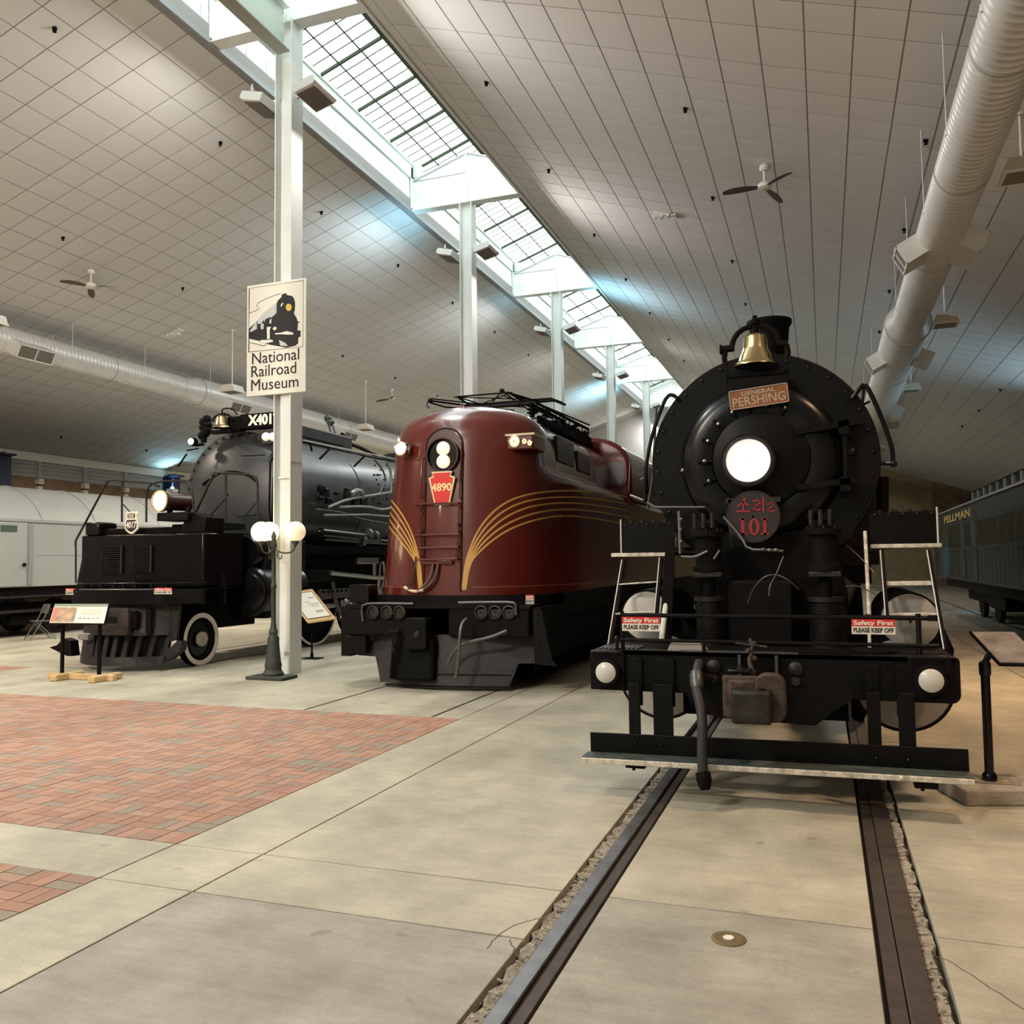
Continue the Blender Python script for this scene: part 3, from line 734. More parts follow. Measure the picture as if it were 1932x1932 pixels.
flat('emblem_highlight', 'cream', [
    [(515, 845), (570, 842), (552, 880), (555, 990), (520, 1005)], [(590, 870), (610, 840), (640, 845), (640, 870), (615, 888)],
    [(620, 925), (700, 915), (775, 893), (860, 915), (855, 938), (780, 940), (700, 935), (625, 940)], [(440, 1012), (590, 1010), (600, 1032), (500, 1055), (425, 1040)],
    [(690, 570), (715, 528), (728, 535), (705, 580)], [(548, 800), (556, 745), (575, 745), (568, 800)]], ys-.006, t)
g = MB(); c = V(sc_(798, 588)); q = [S_(*sc_(798+37*math.cos(a*PI/10), 588+47*math.sin(a*PI/10))) for a in range(20)]
g.prism(q, lambda u, v, dd: (u, dd, v), ys-.010, ys-.003); g.build('emblem_lamp', 'yellow', t)
g = MB()
for pts in ([(280, 668), (345, 645), (415, 608), (378, 575), (385, 545), (420, 520), (560, 455), (690, 408)], [(275, 1048), (360, 1060), (480, 1090), (500, 1060)], [(270, 1168), (978, 1090), (980, 238), (282, 350), (270, 1168)], [(272, 352), (278, 1170)]):
    q = [S_(*sc_(a, b)) for a, b in pts]; g.tube([(u, ys-.001, v) for u, v in q], .0045, 5)
g.build('border_line', 'signb', t)
for i, (w, u, v, sx) in enumerate((('National', 330, 1262, 1), ('Railroad', 320, 1432, 1), ('Museum', 318, 1608, 1))):
    L = {'National': 930, 'Railroad': 893, 'Museum': 922}[w]
    x0, z0 = S_(*sc_(u-8, v)); x1, _ = S_(*sc_(L, v)); zc = S_(*sc_((u+L)/2, v-14-(46 if i else 46)*((u+L)/2-u)/600))[1]
    to = text(w, .265, (0, 0, 0), FRONT, 'signb', None, .002, bold=.0)
    bb = [V(c) for c in to.bound_box]; w_ = max(b.x for b in bb)-min(b.x for b in bb); mnx = min(b.x for b in bb)
    s = (x1-x0)/w_
    to.data.transform(Matrix.Translation((x0, ys-.004, zc))@Matrix.Diagonal((s, 1, 1, 1))@Matrix.Translation((-mnx, 0, 0)))
    par(to, t)

# ================================================================== lamp post with three globes
lx, ly = -7.93, 11.2
t = thing('lamp_post', (lx, ly, 0), 'old-fashioned iron lamp post with three lit globes before the front column', 'lamp post')
MB().box(lx-.33, lx+.33, ly-.24, ly+.16, 0, .05).build('base_board', 'greylamp', t, bevel=.01)
MB().lathe([(.155, .05), (.16, .08), (.13, .12), (.12, .16), (.13, .2), (.115, .26), (.085, .55), (.09, .60), (.06, .66), (.072, .70), (.05, .76), (.036, .85), (.034, 1.35), (.045, 1.37), (.045, 1.41), (.033, 1.44), (.030, 1.96), (.05, 2.0), (.045, 2.06), (.03, 2.12), (.04, 2.16), (.008, 2.24)], (lx, ly, 0), n=20).build('post', 'greylamp', t)
for k, (dx, dy, zz) in enumerate(((-.03, -.27, 2.22), (-.22, .19, 2.24), (.42, -.05, 2.22))):
    gx, gy = lx+dx, ly+dy
    a = MB().tube([(lx, ly, 1.98), (lx+dx*.35, ly+dy*.35, 1.90), (lx+dx*.8, ly+dy*.8, 1.90), (gx, gy, 1.98), (gx, gy, zz-.13)], .013, 8, 2)
    a.tube([(lx+dx*.2, ly+dy*.2, 1.93), (lx+dx*.15, ly+dy*.15, 1.84), (lx+dx*.35, ly+dy*.35, 1.80), (lx+dx*.38, ly+dy*.38, 1.87)], .009, 6, 2)
    ao = a.build('arm', 'greylamp', t)
    MB().lathe([(.02, -.22), (.035, -.19), (.06, -.15), (.068, -.135)], (gx, gy, zz), n=14).build('gallery', 'greylamp', ao)
    MB().sph((gx, gy, zz), .155, 24).build('globe', 'globe2' if k == 2 else 'globe', ao)
for dx, dy, p in ((-.1, -.46, 4), (.36, -.26, 2)):
    lamp('POINT', 'globe_light', (lx+dx, ly+dy, 2.13), p, (1, .75, .4), size=.14)

# ================================================================== information stands
t = thing('info_stand', (1.07, 7.1, 0), 'tilted info panel on a black pipe post in a concrete block at right', 'info stand')
g = MB(); R = Matrix.Rotation(.32, 3, 'Z')
g.box(.78, 1.50, 6.86, 7.32, 0, .11, R=R).build('concrete_block', mat('block_concrete', (.42, .385, .32), .85, var=.3, scale=7, bump=.5, bscale=40), t, bevel=.012)
MB().cyl((1.07, 7.1, .11), (1.07, 7.1, .96), .031, n=16).lathe([(.05, .115), (.05, .15), (.036, .17)], (1.07, 7.1, 0), n=12).lathe([(.036, .86), (.04, .87), (.04, .95), (.03, .96)], (1.07, 7.1, 0), n=12).build('post', 'blackg', t)
MB().add([(.9, 7.0, .115), (1.25, 7.0, .113), (1.3, 7.2, .113), (1.0, 7.25, .114), (.88, 7.12, .113)], [(0, 1, 2, 3, 4)]).build('mortar', 'rubble', t)
c = [P(1829, 1190, Y=7.38), P(1914, 1191, Y=7.38), None, P(1886, 1252, Y=6.98)]; c[2] = c[1]+c[3]-c[0]
dn = V((0, .03, -.022))
MB().add(c+[p+dn for p in c], [(0, 1, 2, 3), (7, 6, 5, 4), (0, 4, 5, 1), (1, 5, 6, 2), (2, 6, 7, 3), (3, 7, 4, 0)]).build('panel', 'blackm', t)
up = V((0, -.001, .002))
def bil(c, u, v): return c[0].lerp(c[1], u).lerp(c[3].lerp(c[2], u), v)
MB().add([bil(c, .03, .03)+up, bil(c, .97, .03)+up, bil(c, .97, .97)+up, bil(c, .03, .97)+up], [(0, 1, 2, 3)]).build('print', mat('photo_print', (.10, .085, .075), .10, var=.8, scale=7, col2=(.30, .26, .22)), t)
MB().tube([(1.07, 7.1, .95), (1.11, 7.12, 1.02)], .022, 8).build('bracket', 'blackm', t)
# panel before the large steam locomotive
t = thing('info_stand', (-10.9, 10.3, 0), 'low wide info panel on timber feet before the large steam locomotive', 'info stand')
for px in (117, 187):
    p = P(px, 1270, Y=10.3); MB().box(p.x-.022, p.x+.022, 10.28, 10.32, .05, .87).build('post', 'blackm', t)
MB().box(-11.42, -10.12, 10.27, 10.35, .0, .09).build('foot_rail', 'wood', t, bevel=.012)
for px in (117, 189):
    p = P(px, 1285, Y=10.2); MB().box(p.x-.065, p.x+.065, 10.02, 10.58, 0, .10).build('foot_block', 'wood', t, bevel=.02)
c = [P(103, 1139, Y=10.42), P(206, 1139, Y=10.42), None, P(92, 1176, Y=10.2)]; c[2] = c[1]+c[3]-c[0]
dn = V((0, .025, -.02))
MB().add(c+[p+dn for p in c], [(0, 1, 2, 3), (7, 6, 5, 4), (0, 4, 5, 1), (1, 5, 6, 2), (2, 6, 7, 3), (3, 7, 4, 0)]).build('panel', 'blackm', t)
def patch(name, m, c, u0, u1, v0, v1, t, k=1):
    e = V((0, -.001, .002))*k
    MB().add([bil(c, u0, v0)+e, bil(c, u1, v0)+e, bil(c, u1, v1)+e, bil(c, u0, v1)+e], [(0, 1, 2, 3)]).build(name, m, t)
patch('print', 'panelw', c, .01, .99, .02, .98, t)
patch('header_band', 'panelg', c, .01, .99, .02, .16, t, 2)
patch('photo', 'panelr', c, .02, .10, .2, .95, t, 2)
patch('photo', mat('photo_warm', (.55, .32, .2), .4, var=.5, scale=9, col2=(.2, .2, .16)), c, .10, .45, .2, .95, t, 2)
for v in (.32, .38, .44, .50, .56): patch('text_line', 'lgrey', c, .55, .92, v, v+.015, t, 2)
for u in (.52, .60, .68, .76, .84): patch('diagram', 'signb', c, u, u+.05, .72+.03*random.random(), .76, t, 2)
# drawing board behind the front column
t = thing('info_stand', (-8.9, 13.7, 0), 'slanted framed diagram on a thin black stand behind the front column', 'info stand')
MB().cyl((-8.88, 13.72, 0), (-8.88, 13.72, .86), .018, n=10).box(-9.05, -8.70, 13.6, 13.85, 0, .015).cyl((-8.88, 13.72, 0), (-8.88, 13.72, .1), .03, n=10).build('post', 'blackm', t)
c = [P(556, 1111, Y=13.85), P(589, 1111, Y=13.85), P(634, 1167, Y=13.5), P(582, 1174, Y=13.5)]
c[3] = P(580, 1175, Y=13.5); c[0] = c[1]+c[3]-c[2]
MB().add(c+[p+dn for p in c], [(0, 1, 2, 3), (7, 6, 5, 4), (0, 4, 5, 1), (1, 5, 6, 2), (2, 6, 7, 3), (3, 7, 4, 0)]).build('frame', 'wood', t)
patch('mat_line', 'signb', c, .08, .92, .07, .91, t, 1)
patch('print', 'whitec', c, .10, .90, .09, .89, t, 2)
for u, v, w, h in ((.62, .25, .2, .04), (.45, .45, .4, .02), (.5, .5, .3, .02), (.55, .55, .25, .015), (.55, .68, .25, .07), (.4, .38, .2, .02)): patch('drawing', 'lgrey', c, u, u+w, v, v+h, t, 3)
# folding chair far left
cx_, cy_ = -17.8, 15.8
t = thing('folding_chair', (cx_, cy_, 0), 'grey steel folding chair by the bogie of the pale carriage', 'chair')
def fl(a, b, c_): return V((cx_, cy_, 0))+Matrix.Rotation(-.45, 3, 'Z')@V((a, b, c_))
for s in (-1, 1):
    MB().tube([fl(s*.22, -.30, 0), fl(s*.21, .02, .55), fl(s*.20, .12, .84)], .013, 6).build('leg', 'chair', t)
    MB().tube([fl(s*.20, .28, 0), fl(s*.20, -.16, .44)], .012, 6).build('leg', 'chair', t)
MB().tube([fl(-.22, -.30, .08), fl(.22, -.30, .08)], .008, 6).tube([fl(-.2, .28, .08), fl(.2, .28, .08)], .008, 6).build('stretcher', 'chair', t)
MB().add([fl(-.2, -.2, .44), fl(.2, -.2, .44), fl(.19, .2, .43), fl(-.19, .2, .43), fl(-.2, -.2, .455), fl(.2, -.2, .455), fl(.19, .2, .445), fl(-.19, .2, .445)], [(3, 2, 1, 0), (4, 5, 6, 7), (0, 1, 5, 4), (1, 2, 6, 5), (2, 3, 7, 6), (3, 0, 4, 7)]).build('seat', 'chair', t)
MB().add([fl(-.2, .07, .62), fl(.2, .07, .62), fl(.2, .13, .84), fl(-.2, .13, .84), fl(-.2, .09, .62), fl(.2, .09, .62), fl(.2, .15, .84), fl(-.2, .15, .84)], [(3, 2, 1, 0), (4, 5, 6, 7), (0, 1, 5, 4), (1, 2, 6, 5), (2, 3, 7, 6), (3, 0, 4, 7)]).build('backrest', 'chair', t)

# small keep-off signs hanging on the rails of the locomotives
def safety(x0, x1, z0, z1, y, label, big=True):
    t = thing('safety_sign', ((x0+x1)/2, y, z0), label, 'sign')
    zm = z0+(z1-z0)*.52
    MB().box(x0, x1, y, y+.004, z0, zm).build('white_field', 'signw', t)
    MB().box(x0, x1, y, y+.004, zm, z1).build('red_field', 'redb', t)
    h = z1-z0; w = x1-x0
    for body, zz, m in (('Safety First', zm+(z1-zm)*.48, 'signw'), ('PLEASE KEEP OFF', z0+(zm-z0)*.5, 'signb')):
        to = text(body, h*.42, (0, 0, 0), FRONT, m, None, .001, bold=h*.012)
        bx = [c[0] for c in to.bound_box]; s = w*.92/(max(bx)-min(bx))
        to.data.transform(Matrix.Translation(((x0+x1)/2, y-.0015, zz))@Matrix.Diagonal((s, 1, 1, 1))); par(to, t)
    for xc in (x0+.02, x1-.035): MB().box(xc, xc+.015, y+.004, y+.02, z1-.012, z1+.004).build('clip', 'blackm', t)
safety(-1.482, -1.188, 1.183, 1.290, 6.575, 'red and white keep-off sign on the left end of the black 101 locomotive rail')
safety(.165, .448, 1.186, 1.290, 6.575, 'red and white keep-off sign on the right end of the black 101 locomotive rail')
safety(-3.80, -3.68, 1.16, 1.28, 11.02, 'tiny keep-off sign on the right corner of the maroon locomotive')
a = P(291, 1109, Y=11.15); b = P(324, 1121, Y=11.15); safety(a.x, b.x, b.z, a.z, 11.15, 'keep-off sign on the deck edge below the louvres of the large steam locomotive')
a = P(124, 1110, Y=11.6); b = P(142, 1122, Y=11.6); safety(a.x, b.x, b.z, a.z, 11.6, 'tilted keep-off sign at the far left corner of the large steam locomotive')
# ================================================================== BLACK STEAM LOCOMOTIVE 101
cx = -.46
L1 = thing('steam_locomotive', (cx, 6.6, 0), 'black steam locomotive numbered 101 facing us on the right, brass bell and lit headlight', 'locomotive')
# footboard, upstand plate, hangers
Rb = Matrix.Rotation(-.011, 3, 'Y')
MB().box(-1.735, .858, 6.25, 6.46, .250, .288, R=Rb).build('footboard', 'whitep', L1, bevel=.006)
MB().box(-1.733, .856, 6.26, 6.44, .2905, .294, R=Rb).build('tread_plate', mat('tread_green', (.055, .07, .062), .6, var=.5, scale=12), L1)
MB().box(-1.715, .855, 6.445, 6.465, .285, .437, R=Rb).build('toe_plate', 'black', L1, bevel=.004)
for x0, x1 in ((-1.42, -1.335), (-1.235, -1.09), (.245, .33), (.44, .545)):
    MB().box(x0, x1, 6.47, 6.50, .30, .80).box(x0, x1, 6.57, 6.60, .62, .98).build('hanger', 'black', L1, bevel=.004)
g = MB()
for x in (-1.37, -1.17, .29, .49):
    for z in (.36,): g.sph((x, 6.443, z), .012, 8)
g.build('bolts', 'blackg', L1, kind='stuff')
for x in (-1.30, .62): MB().box(x-.11, x+.03, 6.28, 6.4, .215, .252).cyl((x-.06, 6.33, .19), (x-.06, 6.33, .22), .012, n=6).build('bracket', 'blackm', L1)
MB().sph((.43, 6.247, .284), .014, 8).build('bolt', 'whitec', L1)
# beam with rounded lower corners
def rrect(x0, x1, z0, z1, r, n=6, top=None):
    out = []
    rt = r if top is None else top
    for cx0, cz0, a0, rr in ((x1-rt, z1-rt, 0, rt), (x0+rt, z1-rt, 90, rt), (x0+r, z0+r, 180, r), (x1-r, z0+r, 270, r)):
        for k in range(n+1):
            a = math.radians(a0+90*k/n); out.append((cx0+rr*math.cos(a), cz0+rr*math.sin(a)))
    return out
XZ = lambda u, v, d: (u, d, v)
MB().prism(rrect(-1.735, .845, .722, 1.035, .06, top=.03), XZ, 6.6, 6.72).build('pilot_beam', 'black', L1, bevel=.004)
MB().box(-1.70, .82, 6.6, 7.35, 1.0, 1.03).build('deck_plate', 'blackm', L1)
MB().prism([(-1.0, .72), (-.98, .66), (-.78, .555), (-.1, .53), (.06, .66), (.16, .73), (.16, .80), (-1.0, .80)], XZ, 6.585, 6.61).build('centre_plate', 'black', L1)
g = MB()
for x in (-1.55, -1.38, -1.17, -.98, .10, .27, .38, .5, .76):
    for z in (.80, .96): g.sph((x, 6.598, z), .016, 8, (1, .5, 1))
g.build('rivets', 'black', L1, kind='stuff')
# glints on the beam's top edge, put in as a grey strip
MB().box(-1.05, -.2, 6.598, 6.66, 1.031, 1.042).build('grey_edge', 'pipe', L1)
g = MB()
for k in range(9): g.box(-1.68+k*.035, -1.66+k*.035, 6.62, 6.9, 1.03, 1.045)
g.build('step_grating', 'pipe', L1, kind='stuff')
MB().prism([(-1.15, 0), (-.86, 0), (-.90, .06), (-1.12, .06)], lambda u, v, d: (u, d, 1.03+v), 6.62, 6.8).build('deck_lug', 'lgrey', L1)
# marker lamps in the beam
for x, z, r in ((-1.603, .868, .082), (.655, .885, .083)):
    MB().box(x-.135, x+.135, 6.565, 6.60, z-.14, z+.15).build('lamp_plate', 'blackm', L1, bevel=.01)
    q = bpy.context.scene.collection.objects[-1]
    MB().lathe([(.105, 0), (.105, .05), (.09, .055)], (x, 6.565, z), (0, -1, 0), 28).build('lamp_rim', 'blackm', q)
    MB().lathe([(r, .052), (r*.8, .066), (r*.4, .076), (.01, .08)], (x, 6.565, z), (0, -1, 0), 28).build('lens', 'lens', q)
    MB().tube([(x-.12, 6.55, z+.155), (x-.10, 6.53, z+.16), (x+.10, 6.53, z+.16), (x+.12, 6.55, z+.155)], .009, 6).build('guard', 'iron', q)
# coupler
cp = MB().box(-.62, -.36, 6.0, 6.62, .62, .84).build('coupler', 'iron', L1, bevel=.02)
g = MB(); g.prism([(-.70, .02), (-.68, .27), (-.58, .33), (-.50, .25), (-.46, .26), (-.40, .31), (-.30, .20), (-.28, .04), (-.36, -.02), (-.46, .02), (-.6, -.01)], lambda u, v, d: (u, 6.17-v*.25+.05, .63+(d)), 0, .29)
g.build('knuckle', 'rust', cp, bevel=.015)
MB().box(-.65, -.46, 6.12, 6.2, .63, .90).build('knuckle_face', 'rust', cp, bevel=.02)
MB().prism(rrect(-.47, -.27, .62, .95, .08), XZ, 6.10, 6.19).build('guard_arm', 'rust', cp, bevel=.015)
MB().prism(rrect(-.46, -.385, .72, .85, .03), XZ, 6.085, 6.102).build('slot', 'darkin', cp)
MB().box(-.66, -.50, 6.2, 6.5, .93, .96).build('top_lug', 'blackg', cp, bevel=.01)
g = MB(); g.tube([(-.52, 6.45, 1.15), (-.50, 6.4, 1.08), (-.53, 6.36, 1.0), (-.49, 6.3, .93), (-.52, 6.3, .86)], .014, 6, 1)
for k in range(6): g.sph((-.51+random.uniform(-.03, .03), 6.38, 1.12-.05*k), .022, 6)
g.tube([(-.62, 6.42, 1.12), (-.40, 6.4, 1.10)], .008, 6)
g.build('lift_chain', 'rust', cp)
for x in (-.80, -.22): MB().lathe([(.05, 0), (.05, .03), (.02, .05)], (x, 6.6, .93), (0, -1, 0), 12).lathe([(.04, 0), (.03, .05)], (x, 6.6, .84), (0, -1, 0), 10).build('stud', 'iron', L1)
MB().box(-.62, -.60, 6.55, 6.6, .86, 1.02).box(-.36, -.34, 6.55, 6.6, .86, 1.02).build('guide_bar', 'pipe', L1)
# air hose
MB().tube([(-.90, 6.55, .96), (-.905, 6.45, .90), (-.90, 6.35, .80), (-.86, 6.28, .70), (-.84, 6.22, .58), (-.845, 6.19, .4), (-.84, 6.17, .22)], .036, 12, 2).build('air_hose', 'hose', L1)
MB().lathe([(.045, 0), (.05, .03), (.05, .10), (.04, .13)], (-.905, 6.43, .90), (.1, -.6, -.8), 12).build('hose_coupling', 'pipe', L1)
MB().lathe([(.05, 0), (.055, .05), (.045, .09), (.03, .12)], (-.84, 6.17, .25), (.15, -.2, -1), 10).build('glad_hand', 'blackm', L1)
MB().sph((-.95, 6.52, .86), .05, 8).sph((-.85, 6.5, .84), .04, 8).cyl((-.98, 6.5, .9), (-.8, 6.5, .86), .02, n=8).build('angle_cock', 'blackm', L1)
# front rails
for z, xa, xb, y in ((1.300, -1.49, .69, 6.62), (1.112, -1.53, .72, 6.60)):
    MB().tube([(xa, y, z), (xb, y, z)], .017 if z > 1.2 else .014, 10).build('front_rail', 'blackg', L1)
MB().cyl((-1.49, 6.62, 1.03), (-1.49, 6.62, 1.33), .016, n=8).cyl((-1.53, 6.60, .80), (-1.53, 6.60, 1.12), .014, n=8).sph((-1.53, 6.60, 1.115), .028, 8).cyl((.60, 6.62, 1.0), (.60, 6.62, 1.33), .018, n=8).cyl((-.87, 6.6, 1.03), (-.87, 6.6, 1.12), .014, n=8).box(.66, .72, 6.6, 6.65, 1.28, 1.32).build('rail_post', 'blackg', L1)
# under-deck bulk, frame, smokebox saddle
MB().box(-1.05, .13, 6.72, 8.6, .55, 1.0).build('main_frame', 'blackm', L1)
MB().prism([(-1.05, 1.0), (.13, 1.0), (.16, 1.5), (.02, 1.95), (-.94, 1.95), (-1.08, 1.5)], XZ, 7.6, 8.8).build('smokebox_saddle', 'blackm', L1)
MB().box(-.75, -.25, 7.2, 7.7, 1.03, 1.55).build('steam_chest_cover', 'blackm', L1, bevel=.02)
# smokebox and boiler
sz, sr = 2.545, .945; sx = -.482
Y0 = 7.66
MB().lathe([(sr-.03, 0), (sr, .02), (sr, 2.0), (sr-.04, 2.01), (sr-.04, 7.6), (sr+.05, 8.4), (sr+.05, 9.8)], (sx, Y0, sz), (0, 1, 0), 64).build('boiler', 'black', L1)
MB().lathe([(.66, -.02), (sr-.01, -.02), (sr+.0, .0), (sr, .05)], (sx, Y0, sz), (0, 1, 0), 72, cap=False).build('smokebox_ring', 'black', L1)
MB().lathe([(.67, -.02), (.655, -.05), (.62, -.085), (.55, -.105), (.47, -.11), (.40, -.10)], (sx-.01, Y0, sz+.02), (0, 1, 0), 64, cap=False).build('smokebox_door', 'blackg', L1)
dp = MB().lathe([(.01, -.15), (.38, -.148), (.395, -.14), (.40, -.09), (.01, -.08)], (sx-.0, Y0, sz+.02), (0, 1, 0), 48, cap=False).build('door_plate', 'black', L1)
g = MB()
for k in range(30):
    a = 2*PI*k/30+.05; g.sph((sx+.89*math.cos(a), Y0-.022, sz+.89*math.sin(a)), .017, 8, (1, .7, 1))
for k in range(8):
    a = math.radians((118, 137, 158, 180, 202, 100, 82, 64)[k]); g.sph((sx+.46*math.cos(a), Y0-.125, sz+.02+.46*math.sin(a)), .028, 8)
for x_, z_ in ((-1.14, 2.50), (.24, 2.60)): g.sph((x_, Y0-.03, z_), .036, 8)
g.build('studs', 'blackg', L1, kind='stuff')
for k in range(7):
    a = math.radians((118, 137, 158, 180, 202, 100, 64)[k]); c = V((sx, Y0-.12, sz+.02)); u = V((math.cos(a), 0, math.sin(a)))
    MB().cyl(c+u*.40, c+u*.52, .016, n=8).build('door_dog', 'blackm', L1)
for z in (2.80, 2.33):
    MB().box(-.20, .26, Y0-.17, Y0-.11, z-.025, z+.025, R=Matrix.Rotation(-.12 if z > 2.6 else -.1, 3, 'Y')).box(.14, .22, Y0-.17, Y0, z-.07, z+.05).build('door_hinge', 'blackm', L1)
MB().cyl((.19, Y0-.13, 2.30), (.19, Y0-.13, 2.84), .022, n=8).build('hinge_pin', 'blackm', L1)
MB().box(.15, .33, Y0-.05, Y0-.02, 2.82, 2.85).box(.21, .25, Y0-.05, Y0-.02, 2.72, 2.83).build('bracket', 'blackm', L1)
# headlight
hx, hz, hy = -.575, 2.545, 7.50
hl = MB().lathe([(.205, -.10), (.222, -.10), (.222, -.06), (.20, .02), (.20, .12)], (hx, hy, hz), (0, 1, 0), 40, cap=False).build('headlight', 'blackg', L1)
MB().lathe([(.180, -.085), (.15, -.082), (.06, -.08), (.012, -.08)], (hx, hy, hz), (0, 1, 0), 40, cap=False).build('lens', 'hl', hl)
MB().lathe([(.207, -.101), (.185, -.103), (.18, -.09)], (hx, hy, hz), (0, 1, 0), 40, cap=False).build('bezel', 'iron', hl)
MB().sph((hx+.006, hy-.09, hz), .034, 12, (1, .5, 1)).build('bulb', mat('bulb_ring', (.8, .7, .65), .3, emit=(1, .92, .86), es=.75), hl)
MB().lathe([(.19, 0), (.13, .05), (.02, .07)], (hx, hy, hz), (0, 1, 0), 24, cap=False).build('reflector', 'lens', hl)
lamp('SPOT', 'headlight_glow', (hx, hy-.18, hz), 10, (1, .88, .75), (hx, 0, 1.2), .15, spot=70)
# number disc with Korean class letters and 101
nx_, nz_, ny_ = -.545, 2.072, 7.38
nd = MB().lathe([(.208, 0), (.215, .004), (.215, .02), (.01, .021)], (nx_, ny_, nz_), (0, 1, 0), 48, cap=False).lathe([(.01, .001), (.208, 0)], (nx_, ny_, nz_), (0, 1, 0), 48, cap=False).build('number_disc', 'numbg', L1)
MB().lathe([(.206, -.002), (.217, -.002), (.217, .012)], (nx_, ny_, nz_), (0, 1, 0), 48, cap=False).build('disc_rim', 'iron', nd)
def strokes(name, m, segs, parent, y, w):
    g = MB()
    for (a, b) in segs:
        a = V((a[0], 0, a[1])); b = V((b[0], 0, b[1])); d = (b-a).normalized(); n_ = V((-d.z, 0, d.x))*w/2; e = d*w*.3
        g.prism([(p.x, p.z) for p in (a-n_-e, b-n_+e, b+n_+e, a+n_-e)], XZ, y-.004, y)
    return g.build(name, m, parent)
k_ = lambda px, py: (lambda p: (p.x, p.z))(P(px, py, Y=ny_))
# enlarged crop 1260..1680 x 900..1240 at 4.6
K = lambda a, b: k_(1260+a/4.6, 900+b/4.6)
strokes('hangul_so', 'red', [(K(668, 185), K(655, 220)), (K(655, 220), K(605, 255)), (K(655, 220), K(700, 245)), (K(655, 240), K(652, 290)), (K(600, 298), K(710, 298))], nd, ny_, .014)
strokes('hangul_ri', 'red', [(K(742, 210), K(800, 200)), (K(800, 200), K(795, 240)), (K(795, 240), K(748, 252)), (K(748, 252), K(750, 290)), (K(750, 290), K(805, 280)), (K(828, 178), K(828, 302))], nd, ny_, .013)
strokes('numeral_two', 'red', [(K(868, 240), K(880, 222)), (K(880, 222), K(915, 225)), (K(915, 225), K(920, 248)), (K(920, 248), K(870, 275)), (K(870, 275), K(870, 298)), (K(870, 298), K(928, 292))], nd, ny_, .011)
g = MB()
for a, b in ((612, 690), (808, 878)):
    x0, z1 = K(a, 362); x1, z0 = K(b, 502); m_ = (x0+x1)/2; w_ = (x1-x0)
    g.box(x0, x1, ny_-.004, ny_, z0, z0+.016).box(x0+w_*.05, x1-w_*.15, ny_-.004, ny_, z1-.014, z1).box(m_-w_*.2, m_+w_*.2, ny_-.004, ny_, z0, z1)
x0, z1 = K(702, 362); x1, z0 = K(798, 505); mx_ = (x0+x1)/2; mz = (z0+z1)/2
o1 = [(mx_+(x1-x0)/2*math.cos(a*PI/16), mz+(z1-z0)/2*math.sin(a*PI/16)) for a in range(32)]
o2 = [(mx_+(x1-x0)*.20*math.cos(a*PI/16), mz+(z1-z0)*.40*math.sin(a*PI/16)) for a in range(32)]
vs = [(u, ny_-.004, v) for u, v in o1]+[(u, ny_-.004, v) for u, v in o2]
g.add(vs, [(k, (k+1) % 32, 32+(k+1) % 32, 32+k) for k in range(32)])
g.build('numerals_101', 'red', nd)
MB().box(nx_-.22, nx_+.22, ny_+.02, 7.6, nz_+.12, nz_+.16).box(nx_-.20, nx_-.17, ny_+.02, ny_+.06, nz_-.25, nz_+.15).build('disc_bracket', 'iron', L1)
# name plate
a = P(1376, 734, Y=7.48); b = P(1488, 764, Y=7.48)
Rn = Matrix.Rotation(-.085, 3, 'Y'); ym = 7.48; xm, zm = (a.x+b.x)/2, (a.z+b.z)/2+.0
npl = MB().box(xm-.235, xm+.235, ym-.012, ym, zm-.076, zm+.076, R=Rn).build('name_plate', 'bronze', L1)
g = MB()
for q in ((-.24, .24, -.082, -.075), (-.24, .24, .075, .082), (-.24, -.233, -.082, .082), (.233, .24, -.082, .082)):
    vs = [V((u, yy, v)) for v in (q[2], q[3]) for yy in (-.018, -.008) for u in (q[0], q[1])]
    vs = [V((xm, ym, zm))+Rn@v for v in vs]; g.add(vs, [(0, 2, 3, 1), (4, 5, 7, 6), (0, 1, 5, 4), (2, 6, 7, 3), (0, 4, 6, 2), (1, 3, 7, 5)])
g.build('plate_border', 'plrim', npl)
R4 = Matrix.Translation((xm, ym-.013, zm))@Rn.to_4x4()@Matrix.Rotation(PI/2, 4, 'X')
for body, sz_, dz, m, wid in (('PERSHING', .105, -.026, 'copper', .43), ('GENERAL', .05, .042, 'copper', .28)):
    to = text(body, sz_, (0, 0, 0), Matrix.Identity(4), m, None, .002, bold=.001)
    bx = [c[0] for c in to.bound_box]; s = wid/(max(bx)-min(bx))
    to.data.transform(R4@Matrix.Translation((0, dz, 0))@Matrix.Diagonal((s, 1, 1, 1))); par(to, npl)
MB().box(xm-.24, xm+.24, 7.48, 7.66, zm-.03, zm+.16).build('plate_bracket', 'blackm', L1)
